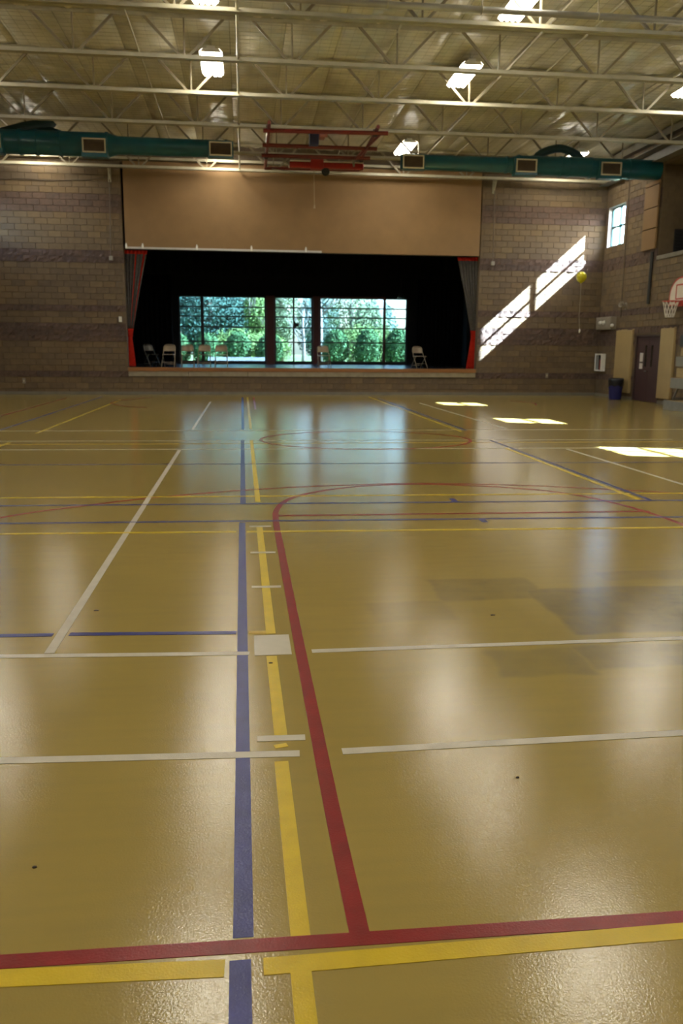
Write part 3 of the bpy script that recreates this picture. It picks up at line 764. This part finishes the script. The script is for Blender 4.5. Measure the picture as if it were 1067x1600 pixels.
# spotlight hanging in front of the right stage window
t = thing('stage_spotlight', 'small black cone spotlight hanging in front of the right stage window', 'spotlight', (6.95, 37.2, 3.86))
mb = MB(); mb.tube([(0, 0, -.02), (0, 0, .10), (0, 0, .22), (0, 0, .30)], [.17, .12, .06, .04], 14); mb.build('shade', M['dark'], t, True)
mb = MB(); mb.tube([(0, 0, .3), (0, 0, 2.93)], .012, 6); mb.build('cord', M['dark'], t)

# ================================================================== RIGHT WALL AND CORNER
# double door
d = tag(B('door_1', (XR+.02, XR+.26, DOOR[0], DOOR[0]+.05, 0, DOOR[3]), 'door_frame'), kind='structure')
B('jamb', (XR-.01, XR+.26, DOOR[1]-.05, DOOR[1], 0, DOOR[3]), 'door_frame', d); B('jamb', (XR-.012, XR+.015, DOOR[0], DOOR[0]+.05, 0, DOOR[3]), 'door_frame', d)
B('lintel', (XR-.01, XR+.26, DOOR[0]+.05, DOOR[1]-.05, DOOR[3]-.05, DOOR[3]), 'door_frame', d)
ym = (DOOR[0]+DOOR[1])/2
for y0, y1, yl in ((DOOR[0]+.05, ym-.003, ym-.20), (ym+.003, DOOR[1]-.05, ym+.20)):
    lf = B('door_leaf', (XR+.04, XR+.09, y0, y1, .01, DOOR[3]-.05), 'door', d)
    B('lite', (XR+.03, XR+.04, yl-.06, yl+.06, 1.12, 1.80), 'darkpane', lf)
lf = [c for c in d.children if c.name.startswith('door_leaf')][-1]
for z0, z1 in ((1.28, 1.56), (1.05, 1.23)):
    tag(B('notice', (XR+.034, XR+.04, 26.28, 26.50, z0, z1), 'paper', lf), 'white paper notice')
mb = MB(); mb.tube([(XR+.04, ym-.0, .98), (XR-.02, ym+.0, .98)], .02, 8); mb.tube([(XR-.02, ym-.03, .98), (XR-.02, ym+.10, .98)], .018, 8); mb.build('handle', M['chrome'], lf)
# pads
def pad(y0, y1, z0, z1, lab):
    t = thing('wall_pad', lab, 'pad', (XR, (y0+y1)/2, z0))
    h = (y1-y0)/2; mb = MB(); mb.box(-.10, -.012, -h, h, 0, z1-z0, bev=.02); mb.build('cushion', M['pad'], t)
    mb = MB(); mb.box(-.013, -.001, -h+.01, h-.01, .01, z1-z0+.03); mb.build('backing_board', M['bleach_tan'], t)
pad(26.92, 28.12, .22, 2.31, 'tall tan vinyl wall pad beside the trash can, left of the plum door')
pad(24.15, 24.97, .17, 2.31, 'tall tan vinyl wall pad under the hoop, right of the plum door')
# trash can
t = thing('trash_can', 'blue round trash can with black bag over the rim in the corner', 'trash can', (12.50, 27.1, 0))
def lathe(prof, n=24): return [[(r*math.cos(2*PI*k/n), r*math.sin(2*PI*k/n), z) for k in range(n)] for r, z in prof]
mb = MB(); mb.grid(lathe([(0.001, .0), (.19, .0), (.20, .03), (.225, .52), (.235, .53)]), 0, True); mb.build('bin', M['bin'], t, True)
rows = lathe([(.232, .46), (.245, .50), (.25, .62), (.255, .70), (.23, .72), (.20, .60), (.001, .55)], 32)
for i, r in enumerate(rows):
    rows[i] = [(p[0]*(1+.03*math.sin(9*k)), p[1]*(1+.03*math.sin(9*k)), p[2]+(.02*math.sin(5*k) if i < 2 else 0)) for k, p in enumerate(r)]
mb = MB(); mb.grid(rows, 0, True); tag(mb.build('bag', M['bag'], t, True), 'black bin bag folded over the rim')
for s_ in (-1, 1):
    mb = MB(); mb.box(s_*.225-.02, s_*.225+.02, -.05, .05, .38, .42, bev=.01); mb.build('handle', M['bin'], t)
# extinguisher cabinet
t = thing('extinguisher_cabinet', 'white wall cabinet with dark pane and red fire extinguisher near the corner', 'cabinet', (XR-.035, 29.27, .90))
mb = MB(); mb.box(-.13, 0, -.29, -.25, 0, .62); mb.box(-.13, 0, .25, .29, 0, .62); mb.box(-.13, 0, -.25, .25, 0, .04); mb.box(-.13, 0, -.25, .25, .58, .62); mb.build('case', M['white_metal'], t)
tag(B('case_back', (-.02, 0, -.25, .25, .04, .58), 'darkpane', t), 'dark back panel')
mb = MB(); f_ = .045; mb.box(-.15, -.13, -.29, .29, .62-f_, .62); mb.box(-.15, -.13, -.29, .29, 0, f_); mb.box(-.15, -.13, -.29, -.29+f_*1.6, f_, .62-f_); mb.box(-.15, -.13, .29-f_*1.6, .29, f_, .62-f_); dr = mb.build('door', M['white_metal'], t)
B('pane', (-.144, -.138, -.22, .22, f_, .62-f_), 'clear', dr)
mb = MB(); mb.tube([(-.08, -.06, .05), (-.08, -.06, .34), (-.08, -.06, .40), (-.08, -.06, .43)], [.05, .05, .04, .018], 14); ex = mb.build('extinguisher', M['extred'], t, True)
mb = MB(); mb.box(-.11, -.05, -.08, -.04, .43, .46); mb.tube([(-.08, -.04, .45), (-.08, .06, .42), (-.08, .055, .2)], .011, 6); mb.build('valve', M['dark'], ex)
# grey box with emergency lamps
t = thing('wall_box', 'large grey metal box with lamp heads mounted in the right corner above the cabinet', 'box', (XR, 28.9, 2.36))
mb = MB(); mb.box(-.22, 0, -.55, .68, 0, .44, bev=.02); mb.build('housing', M['grey_box'], t)
mb = MB(); mb.box(-.235, -.22, -.50, .62, .04, .40, bev=.004); mb.build('cover', M['grey_box'], t)
for y in (.20, -.08):
    mb = MB(); mb.tube([(-.22, y, .24), (-.26, y, .24), (-.30, y-.02, .23)], [.025, .055, .065], 14); mb.tube([(-.22, y, .3), (-.25, y, .3)], .02, 8); mb.build('lamp_head', M['white_metal'], t, True)
mb = MB(); mb.tube([(-.17, -.55, .14), (-.20, -.65, .14), (-.24, -.72, .13)], [.025, .045, .06], 14); mb.build('lamp_head', M['white_metal'], t, True)
# horn speaker
t = thing('horn_speaker', 'small pale horn speaker on the right wall above the tan pad', 'speaker', (XR, 27.68, 3.12))
mb = MB(); mb.tube([(-.06, 0, 0), (-.12, -.02, .0), (-.17, -.05, .02), (-.23, -.09, .05)], [.03, .045, .07, .11], 16, cap=False); o = mb.build('horn', M['grey_box'], t, True); o.modifiers.new('thick', 'SOLIDIFY').thickness = .01
mb = MB(); mb.tube([(-.02, 0, 0), (-.12, -.015, 0)], .055, 12); mb.box(-.025, 0, -.06, .06, -.12, .12); mb.build('driver', M['grey_box'], t)
# conduits
def conduit(pts, lab, r=.016, box=True, m='conduit', name='conduit'):
    mb = MB(); mb.tube(pts, r, 8); 
    o = mb.build(name, M[m]); tag(o, lab, name.replace('_', ' '))
    if box:
        x, y, z = pts[-1]; q = MB(); q.box(x-.06, x+.06, y-.05, y+.05, z-.14, z, bev=.01); bo = q.build('junction_box', M['grey_box'], o)
conduit([(-4.30, YB-.055, 7.3), (-4.36, YB-.055, 4.62)], 'thin conduit with junction box on the left block wall')
conduit([(8.80, YB-.055, 7.2), (8.84, YB-.055, 4.70)], 'thin conduit with junction box on the block wall right of the tan panel')
conduit([(XR-.04, 28.02, 7.3), (XR-.04, 28.0, 2.75)], 'thin conduit running down the right wall beside the window', box=False)
conduit([(XR-.06, 26.0, 4.70), (XR-.06, 26.02, 3.75), (XR-.07, 26.02, 3.1)], 'dark rolled strap hanging on the right wall left of the hoop', .05, False, 'dark', 'rolled_strap')
# tan acoustic panels high on the right wall
k = 0
for z0, z1, pos in ((6.72, 6.84, 'topmost'), (6.05, 6.70, 'second from top'), (5.42, 6.03, 'third from top'), (4.78, 5.40, 'lowest')):
    mb = MB(); mb.box(XR-.10, XR-.035, 25.80, 26.72, z0, z1, bev=.012)
    tag(mb.build('acoustic_panel', M['acoustic']), 'tan fabric panel high on right wall under the duct, '+pos+' of the stack', 'panel', 'tan panels on the right wall')
# basketball hoop on the wall
t = thing('basketball_hoop', 'wall-mounted basketball hoop with white fan backboard and red rim', 'hoop', (XR, 23.7, 3.05))
def fan(h=1.0, s=1.0):
    P = [(-.68*s, .02), (-.68*s, .28*s)]
    for k in range(1, 12):
        a = PI-PI*k/12; P.append((.68*s*math.cos(a), .28*s+.55*s*math.sin(a)))
    return P+[(.68*s, .28*s), (.68*s, .02)]
F0 = fan(); xb = -.22
F0 = [(y, z-.12) for y, z in F0]
mb = MB(); n0 = len(F0)
mb.v += [(xb, y, z) for y, z in F0]+[(xb+.035, y, z) for y, z in F0]
mb.f += [tuple(range(n0)), tuple(range(2*n0-1, n0-1, -1))]+[(i, (i+1) % n0, n0+(i+1) % n0, n0+i) for i in range(n0)]; mb.m += [0]*(n0+2)
mb.build('backboard', M['board'], t)
cy, cz = 0, .22
mb = MB(); rows = [[(xb-.006, y, z) for y, z in F0], [(xb-.006, cy+(y-cy)*.92, cz+(z-cz)*.90) for y, z in F0]]; mb.grid(rows, 0, True)
rows = [[(xb-.004, y, z) for y, z in F0], [(xb+.039, y*1.01, z*1.01) for y, z in F0]]; mb.grid(rows, 0, True)
tag(mb.build('border', M['rim'], t), 'red border line')
mb = MB()
for y0, y1, z0, z1 in ((-.30, .30, .06, .10), (-.30, .30, .46, .50), (-.30, -.26, .10, .46), (.26, .30, .10, .46)): mb.box(xb-.008, xb-.001, y0, y1, z0, z1)
tag(mb.build('target_square', M['rim'], t), 'red target square')
mb = MB(); mb.tube(circle(xb-.30, 0, 0, .228, 28), .012, 8, True); mb.build('rim', M['rim'], t, True)
mb = MB(); mb.box(xb-.02, xb+.01, -.16, .16, -.14, .03); mb.box(xb-.13, xb-.02, -.07, .07, -.03, -.012)
for s_ in (-1, 1): mb.tube([(xb-.02, s_*.06, -.12), (xb-.14, s_*.08, -.015)], .012, 6)
mb.build('rim_bracket', M['rim'], t)
mb = MB(); NN = 12
def nr(v): return .222-.12*v+.02*v*v
for k in range(NN):
    for sgn in (1, -1):
        P = []
        for i in range(9):
            v = i/8; a = 2*PI*(k+sgn*v*1.5)/NN; P.append((xb-.30+nr(v)*math.cos(a), nr(v)*math.sin(a), -.01-.44*v))
        mb.tube(P, .0075, 4)
mb.tube(circle(xb-.30, 0, -.45, nr(1), 20), .009, 4, True)
mb.build('net', M['net'], t)
mb = MB()
for s_ in (-.35, .35):
    mb.bar((xb+.03, s_, .45), (-.01, s_, .45), .05, .05); mb.bar((xb+.03, s_, .02), (-.01, s_, .02), .05, .05); mb.bar((xb+.05, s_, -.05), (xb+.05, s_, .55), .05, .04)
mb.build('bracket', M['steel_dark'], t)
# retracted bleachers
t = thing('bleachers', 'retracted grey and tan bleachers along the right wall at the edge of the picture', 'bleachers', (12.4, 18.0, 0))
y0, y1 = 9.5-18, 22.4-18
tiers = [(11.77, .0, .26), (11.93, .60, .88), (12.04, 1.20, 1.47), (12.12, 1.74, 2.06)]
for k, (x, z0, z1) in enumerate(tiers):
    mb = MB(); mb.box(x-12.4, x-12.4+.05, y0, y1, z0, z1, bev=.006); tag(mb.build('front_board', M['bleach_grey' if k < 3 else 'dark'], t), 'grey face board' if k < 3 else 'dark top board')
    mb = MB(); mb.box(x-12.4+.05, .5, y0, y1-.03, z1-.05, z1, bev=.004); mb.build('tread', M['bleach_tan'], t)
for k, (x, z0, z1) in enumerate(((12.08, .90, 1.15), (12.16, 1.49, 1.70))):
    mb = MB(); mb.box(x-12.4, x-12.4+.03, y0, y1-.02, z0, z1); mb.build('riser', M['bleach_tan'], t)
mb = MB(); mb.box(-.10, .5, y0, y1-.3, 0, 2.0); mb.build('core', M['dark'], t)
for k, y in enumerate((4.3, 2.6, .9)):
    mb = MB(); mb.box(-.42, .45, y-.03, y+.0, .26, .34); mb.bar((-.40, y, .30), (.2, y, 1.7), .05, .04); mb.build('frame_arm', M['steel_dark'], t)
# switch plates
def plate(x, z, lab, m='white_metal'):
    t = thing('wall_plate', lab, 'plate', (x, YB-.03, z))
    mb = MB(); mb.box(-.05, .05, -.030, 0, -.09, .09, bev=.006); mb.build('cover', M[m], t)
    mb = MB(); mb.box(-.012, .012, -.045, -.030, -.025, .025); mb.build('toggle', M['beige'], t)
plate(-4.14, 2.55, 'white switch plate on block wall just left of the stage curtain')
plate(-7.44, .46, 'small outlet plate low on the left block wall', 'grey_box')
plate(11.05, .72, 'small outlet plate low on the block wall right of the stage', 'grey_box')
# balloon
t = thing('balloon', 'yellow balloon with trailing ribbon in front of the back wall', 'balloon', (11.63, 28.5, 4.11))
prof = [(.001, .185), (.06, .178), (.115, .145), (.158, .09), (.175, .02), (.165, -.05), (.135, -.11), (.09, -.155), (.04, -.185), (.012, -.20), (.02, -.215)]
mb = MB(); mb.grid(lathe(prof, 24), 0, True); mb.build('balloon_skin', M['yellow_balloon'], t, True)
mb = MB(); mb.tube([(0, 0, -.205), (.01, 0, -.7), (-.0, 0, -1.3), (.05, 0, -1.80)], .006, 5); mb.build('ribbon', M['ribbon'], t)
mb = MB(); mb.tube([(.05, 0, -1.74), (.055, 0, -1.80), (.045, 0, -1.88)], [.014, .035, .02], 8); mb.build('ribbon_knot', M['white_metal'], t)

# ================================================================== FLOOR MARKINGS (painted lines and tape)
ZL = [0.0012]
def strip(name, pts, w, m, label, z=None):
    ZL[0] += 0.00003; z = ZL[0] if z is None else z
    P = [Vector((p[0], p[1], 0)) for p in pts]; L_, R_ = [], []
    for i, p in enumerate(P):
        tt = (P[min(i+1, len(P)-1)]-P[max(i-1, 0)]).normalized(); nn = Vector((-tt.y, tt.x, 0))*w/2
        L_.append(p+nn); R_.append(p-nn)
    mb = MB(); up = Vector((0, 0, z))
    rows = [[tuple(a), tuple(a+up), tuple(c+up), tuple(c)] for a, c in zip(L_, R_)]; mb.grid(rows)
    for i in (0, len(P)-1): mb.quad(rows[i])
    o = mb.build(name, M[m], FLOOR); o['label'] = label; return o
LW = .056
bl = 'blue line running toward the stage'
for a, c in ((28.1, 16.75), (14.70, 8.55), (7.56, 2.01), (1.925, -1.0)): strip('blue_line', [(-.03 if a < 15 else -.04, a), (-.022 if c > 0 else -.015, c)], LW, 't_blue', bl)
yl = 'yellow line running toward the stage'
for a, c in ((28.1, 16.75), (14.70, 8.62), (7.40, 4.47), (4.12, 3.205), (3.13, 3.10), (2.985, 2.0), (1.88, -1.0)): strip('yellow_line', [(.125, a), (.133 if c > 0 else .15, c)], .054, 't_yel', yl)
RED3 = [(0.295, 1.97), (0.285, 2.75), (0.28, 4.57), (0.28, 6.04), (0.28, 7.16), (0.285, 7.75), (0.31, 8.15), (0.40, 8.58), (0.56, 8.92), (0.79, 9.19), (1.10, 9.43), (1.49, 9.60), (1.96, 9.66), (2.42, 9.59), (2.98, 9.39), (3.40, 9.12), (3.72, 8.72), (3.95, 8.05), (4.05, 7.11), (4.06, 5.0), (4.06, 1.97)]
def smooth(P, n=4):
    out = []
    for i in range(len(P)-1):
        p0 = Vector(P[max(i-1, 0)]); p1 = Vector(P[i]); p2 = Vector(P[i+1]); p3 = Vector(P[min(i+2, len(P)-1)])
        for k in range(n):
            u = k/n; q = 0.5*((2*p1)+(p2-p0)*u+(2*p0-5*p1+4*p2-p3)*u*u+(3*p1-p0-3*p2+p3)*u*u*u); out.append((q.x, q.y))
    return out+[tuple(P[-1])]
strip('red_line', smooth(RED3), LW, 't_red', 'red three-point line curving to the right')
ARC2 = [(-3.3, 6.6), (-2.3, 7.95), (-1.69, 8.48), (-1.03, 8.92), (-0.4, 9.22), (0.02, 9.38), (0.59, 9.54), (1.19, 9.65), (1.97, 9.72), (2.95, 9.58), (3.86, 9.28), (5.04, 8.75), (6.0, 8.0)]
strip('red_line', smooth(ARC2), .05, 't_red', 'large thin red arc across the court')
strip('red_line', [(-5, 2.0), (-.65, 1.985), (.24, 1.972), (1.21, 1.962), (6, 1.94)], .052, 't_red', 'red baseline nearest the camera')
strip('yellow_line', [(-5, 1.95), (-.63, 1.925), (-.07, 1.90)], .062, 't_yel', 'yellow baseline left of the blue line')
strip('yellow_line', [(.03, 1.895), (1.18, 1.908), (6, 1.90)], .062, 't_yel', 'yellow baseline right of the blue line')
wl = 'white cross line'
strip('white_line', [(-5, 3.18), (-.96, 3.10), (.20, 3.042)], .05, 't_white', wl+' near the camera, left part')
strip('white_line', [(.37, 3.042), (1.81, 3.062), (6, 3.09)], .05, 't_white', wl+' near the camera, right part')
strip('white_line', [(-6, 4.40), (-1.27, 4.25), (.01, 4.172)], .05, 't_white', wl+' beside the white square, left part')
strip('white_line', [(.34, 4.172), (2.43, 4.18), (7, 4.2)], .05, 't_white', wl+' beside the white square, right part')
strip('blue_line', [(-5, 4.64), (-1.36, 4.575), (-1.075, 4.565)], .05, 't_blue', 'blue cross line left of the white sideline')
strip('blue_line', [(-.985, 4.565), (-.06, 4.505)], .05, 't_blue', 'blue cross line joining the blue long line')
for y, h in ((3.185, .05), (5.42, .05), (6.39, .05), (7.38, .05)): strip('white_dash', [(.035, y), (.232, y-.006)], h, 't_white', 'short white dash across the yellow line')
mb = MB(); mb.box(.038, .232, 4.135, 4.445, 0, .0022); mb.build('white_square', M['t_white'], FLOOR)['label'] = 'white taped square on the yellow line'
strip('yellow_dash', [(.01, 4.50), (.105, 4.495)], .05, 't_gold', 'short yellow dash by the white square')
strip('white_line', [(-1.03, 4.27), (-1.02, 13.3)], .052, 't_white', 'white sideline running toward the stage, near part')
strip('white_line', [(-1.02, 16.7), (-1.0, 25.7)], .05, 't_white', 'white sideline running toward the stage, far part')
strip('yellow_line', [(-7, 7.45), (-2.09, 7.24), (-.08, 7.17)], .052, 't_yel', 'yellow cross line, left part')
strip('yellow_line', [(.01, 7.16), (3.98, 7.03), (8, 6.9)], .052, 't_yel', 'yellow cross line, right part')
strip('blue_line', [(-7, 7.85), (-2.21, 7.69), (4.23, 7.50), (9, 7.36)], .05, 't_blue', 'blue cross line behind the yellow one')
strip('yellow_line', [(-7, 9.2), (-2.59, 9.05), (4.95, 8.82), (10, 8.67)], .05, 't_yel', 'second yellow cross line under the red arc')
strip('blue_line', [(-7, 8.73), (-2.46, 8.58), (4.72, 8.38), (10, 8.23)], .05, 't_blue', 'second blue cross line')
strip('red_line', [(.31, 7.86), (4.05, 7.80)], .05, 't_red', 'thin red line inside the three-point line')
strip('yellow_line', [(-6, 14.2), (3.89, 14.15), (9, 14.1)], .05, 't_gold', 'far yellow cross line')
strip('white_line', [(-7, 13.5), (-3.79, 13.44), (7.33, 13.2), (11, 13.1)], .05, 't_white', 'far white cross line')
strip('white_line', [(-7, 16.55), (9.12, 16.45), (11.5, 16.43)], .05, 't_white', 'farthest white cross line')
strip('white_line', [(-7, 14.75), (7.86, 14.5)], .04, 't_white', 'thin far grey-white cross line')
strip('blue_line', [(-7, 11.75), (-3.3, 11.68), (.07, 11.58), (6.4, 11.42)], .04, 't_blue', 'thin far blue cross line')
strip('yellow_line', [(4.28, 28.5), (4.29, 16.1)], .05, 't_yel', 'far right yellow line running toward the stage')
strip('yellow_line', [(4.30, 13.3), (4.26, 8.48)], .055, 't_yel', 'right yellow line running toward the stage')
strip('blue_line', [(4.48, 27.8), (4.45, 16.4)], .05, 't_blue', 'far right blue line running toward the stage')
strip('blue_line', [(4.40, 14.5), (4.365, 8.43)], .05, 't_blue', 'right blue line running toward the stage')
strip('white_line', [(5.28, 13.1), (5.29, 9.0), (5.29, 6.0)], .05, 't_white', 'right white line running toward the stage')
strip('white_line', [(5.35, 25.1), (5.40, 16.7)], .05, 't_white', 'far right white line running toward the stage')
strip('yellow_line', [(-3.86, 16.1), (-3.80, 26.6)], .05, 't_yel', 'far left yellow line running toward the stage')
strip('red_line', [(-5.66, 15.0), (-5.62, 27.6)], .05, 't_red', 'far left red line running toward the stage')
strip('blue_line', [(-4.70, 14.5), (-4.65, 28.3)], .05, 't_blue', 'far left blue line running toward the stage')
strip('yellow_line', [(-3.95, 13.2), (-3.92, 14.45)], .05, 't_yel', 'short yellow line piece at the left edge')
CC = [(2.17+1.88*math.cos(2*PI*k/48), 14.72+1.50*math.sin(2*PI*k/48)) for k in range(49)]
strip('red_line', CC, .055, 't_red', 'red centre circle')
strip('red_line', [(.33, 28.1), (.31, 22.4)], .05, 't_red', 'short red line near the stage')
strip('red_line', smooth([(-3.0, 28.0), (-3.5, 27.0), (-3.9, 25.4), (-3.4, 23.9), (-2.6, 23.0)]), .05, 't_red', 'small far red arc at left')
strip('red_line', smooth([(8.6, 26.3), (9.0, 25.3), (8.7, 24.2)]), .05, 't_red', 'small far red arc at right')
strip('blue_mark', [(2.23, 7.57), (2.23, 7.40)], .055, 't_blue', 'small blue tick mark')
strip('blue_mark', [(2.22, 8.66), (2.22, 8.46)], .055, 't_blue', 'small blue tick mark')
for k, (x, y, s_, lab) in enumerate(((-.66, 2.39, .004, 'tiny dark crumb on bare floor at lower left'), (-.91, 4.99, .010, 'dark leaf scrap on floor beside the white sideline'),
                                (1.48, 4.68, .008, 'small dark scrap on the worn grey floor patch'), (1.0, 2.77, .004, 'tiny dark crumb on floor at right of the red line'), (.118, 4.02, .006, 'dark speck on the yellow line below the white square'))):
    r = random.Random(k); rows = [[(x+s_*q*(1+.4*r.random())*math.cos(a)*1.5, y+s_*q*math.sin(a)*(1+.4*r.random()), z) for a in [2*PI*i/8 for i in range(8)]] for q, z in ((1, .001), (.9, .004), (.3, .006))]
    mb = MB(); mb.grid(rows, 0, True); n0 = len(mb.v); mb.v += rows[-1]; mb.f.append(tuple(range(n0, n0+8))); mb.m.append(0)
    tag(mb.build('crumb', M['crumb']), lab, 'debris')

# ================================================================== OUTSIDE, BEHIND THE STAGE WINDOWS
tag(B('ground', (-60, 80, SB+.3, 160, .3, .70), 'ground'), kind='structure')
tag(B('path', (-12, 20, 41.5, 43.5, .70, .76), 'paving'), kind='structure')
def leafball(mb, c, rad, n, size, r, shell=.55):
    for _ in range(n):
        d = Vector((r.gauss(0, 1), r.gauss(0, 1), r.gauss(0, 1))).normalized(); q = shell+(1-shell)*r.random()
        q *= 1+.18*noise.noise(d*2.2+Vector(c)*.3)
        p = Vector((c[0]+d.x*rad[0]*q, c[1]+d.y*rad[1]*q, c[2]+d.z*rad[2]*q))
        if p.z < .02: continue
        nn = (d+Vector((r.gauss(0, .6), r.gauss(0, .6), r.gauss(0, .6)))).normalized()
        u = nn.orthogonal().normalized(); v = nn.cross(u); s_ = size*(.6+.8*r.random()); a = r.random()*6.3
        u2 = (u*math.cos(a)+v*math.sin(a))*s_; v2 = (v*math.cos(a)-u*math.sin(a))*s_*.55
        mb.quad([p-u2, p-v2, p+u2, p+v2], r.randrange(3))
def lm(k): return [M['leaf_%s%d' % (k, i)] for i in range(3)]
def plant(name, label, cat, x, y, kind, balls, n, size, trunk=None, bark='bark', branches=0, group=None, seed=1):
    r = random.Random(seed); t = thing(name, label, cat, (x, y, .70), 0, group)
    if balls:
        mb = MB()
        for c, rad in balls: leafball(mb, c, rad, n, size, r)
        for i, v in enumerate(mb.v): pass
        tag(mb.build('foliage', lm(kind), t), kind='stuff')
    if trunk:
        mb = MB(); h, rr = trunk; mb.tube([(0, 0, -.02), (.04, 0, h*.4), (-.03, .02, h*.75), (.02, 0, h)], [rr*1.3, rr, rr*.75, rr*.35], 8); mb.build('trunk', M[bark], t, True)
        if branches:
            mb = MB()
            for k in range(branches):
                z0 = h*(.35+.6*k/branches); a = r.random()*6.28; L_ = h*.42*(1.1-.6*k/branches)
                p1 = Vector((0, 0, z0)); p2 = p1+Vector((math.cos(a)*L_*.5, math.sin(a)*L_*.3, L_*.45)); p3 = p2+Vector((math.cos(a+.4)*L_*.5, math.sin(a)*L_*.3, L_*.6))
                mb.tube([p1, p2, p3], [rr*.45, rr*.28, rr*.10], 5)
                for q in range(2):
                    e = p2+Vector((r.uniform(-.5, .5)*L_, r.uniform(-.3, .3)*L_, L_*(.3+.4*r.random()))); mb.tube([p2, e], [rr*.18, rr*.06], 4)
            mb.build('branches', M[bark], t, True)
    return t
hx = [-5.2, -3.5, -1.9, -.3, 1.4, 5.0, 6.7, 8.4, 10.0, 11.6]
for i, x in enumerate(hx):
    h = [1.45, 1.5, 1.5, 1.6, 1.5, 1.75, 1.8, 1.85, 1.75, 1.6][i]
    pos = 'left stage window' if x < 2 else 'right stage window'
    lab = 'dense green hedge bush outside the %s, number %d from the left' % (pos, i+1)
    plant('hedge_bush', lab.replace(', number %d from the left' % (i+1), ', ' + ['far left', 'behind the leftmost pane', 'left of its mullion', 'at its middle', 'at its right end', 'at its left end', 'left of its middle', 'at its middle', 'behind its rightmost pane', 'far right'][i]), 'bush', x, 45.6+.3*(i % 2), 'hedge' if i not in (2, 3) else 'hedge',
          [((0, 0, h*.5), (.75, .75, h*.6)), ((.1, -.2, h*.72), (.6, .6, h*.4))], 5000, .065, None, seed=10+i, group='hedge bushes outside')
plant('flowering_bush', 'yellow-green bush top rising behind the left hedge', 'bush', -.2, 48.3, 'lime', [((0, 0, 1.0), (2.2, 1.0, 1.05)), ((1.6, 0, .9), (1.4, .8, .9))], 5500, .06, seed=31)
plant('flowering_bush', 'yellow-green bush rising behind the right hedge', 'bush', 7.0, 48.4, 'lime', [((0, 0, 1.1), (2.2, 1.0, 1.2)), ((1.8, 0, 1.0), (1.3, .8, 1.1))], 5500, .06, seed=32)
plant('evergreen_tree', 'large dark bluish evergreen tree behind the left stage window', 'tree', -2.2, 57.5, 'dark', [((0, 0, 3.4), (2.7, 1.9, 3.2)), ((1.8, 0, 2.6), (1.5, 1.3, 2.4)), ((-2.0, 0, 2.6), (1.8, 1.3, 2.4))], 8000, .085, (6.5, .22), seed=33)
plant('young_tree', 'young lime green tree with pale trunk at the right of the left stage window', 'tree', .75, 50.5, 'lime', [((0, 0, 3.2), (.75, .7, 1.6)), ((.2, 0, 2.2), (.6, .5, .9))], 2600, .07, (4.4, .10), 'pale_bark', 5, seed=34)
plant('evergreen_tree', 'mid green tree behind the middle stage window', 'tree', 2.4, 53.6, 'pale', [((0, 0, 3.3), (1.35, 1.2, 2.6)), ((-.5, 0, 2.2), (1.1, .9, 1.6))], 5000, .075, (5.5, .16), seed=35)
plant('bare_tree', 'slender bare tree with pale trunk in the middle stage window', 'tree', 3.15, 44.5, None, [], 0, 0, (2.9, .085), 'pale_bark', 9, seed=36)
plant('bare_tree', 'leafless spreading tree at the left of the right stage window', 'tree', 4.6, 51, None, [], 0, 0, (5.6, .16), 'pale_bark', 16, seed=37)
plant('spring_tree', 'pale green leafing tree in the middle of the right stage window', 'tree', 7.0, 54.5, 'pale', [((0, 0, 3.1), (1.9, 1.3, 1.9)), ((1.2, 0, 2.4), (1.4, 1, 1.4))], 3000, .075, (5.0, .14), 'pale_bark', 8, seed=38)
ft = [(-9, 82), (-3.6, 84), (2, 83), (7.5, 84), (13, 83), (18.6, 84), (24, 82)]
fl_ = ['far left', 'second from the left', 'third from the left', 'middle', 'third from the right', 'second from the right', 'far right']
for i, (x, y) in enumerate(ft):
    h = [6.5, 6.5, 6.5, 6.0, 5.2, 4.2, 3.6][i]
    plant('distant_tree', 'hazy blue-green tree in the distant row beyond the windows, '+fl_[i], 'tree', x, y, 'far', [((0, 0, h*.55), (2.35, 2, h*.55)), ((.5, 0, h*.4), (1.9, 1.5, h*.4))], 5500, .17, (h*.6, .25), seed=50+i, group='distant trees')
t = thing('shade_sail', 'white triangular shade sail hung on a post outside the right stage window', 'sail', (7.35, 44.2, .70))
mb = MB(); mb.v += [(-.42, 0, 3.75), (.04, 0, 3.75), (.02, .05, 2.35), (-.42, .03, 3.75), (.04, .03, 3.75), (.02, .08, 2.35)]
mb.f += [(0, 1, 2), (5, 4, 3), (0, 3, 4, 1), (1, 4, 5, 2), (2, 5, 3, 0)]; mb.m += [0]*5; mb.build('cloth', M['sail'], t)
mb = MB(); mb.tube([(.06, .04, 0), (.06, .04, 3.85)], .04, 8); mb.build('post', M['white_metal'], t)
tag(B('garden_wall', (-1.7, 1.15, 42.0, 42.3, .70, 1.19), 'garden_wall'), 'low pale garden wall outside the left stage window', 'wall')
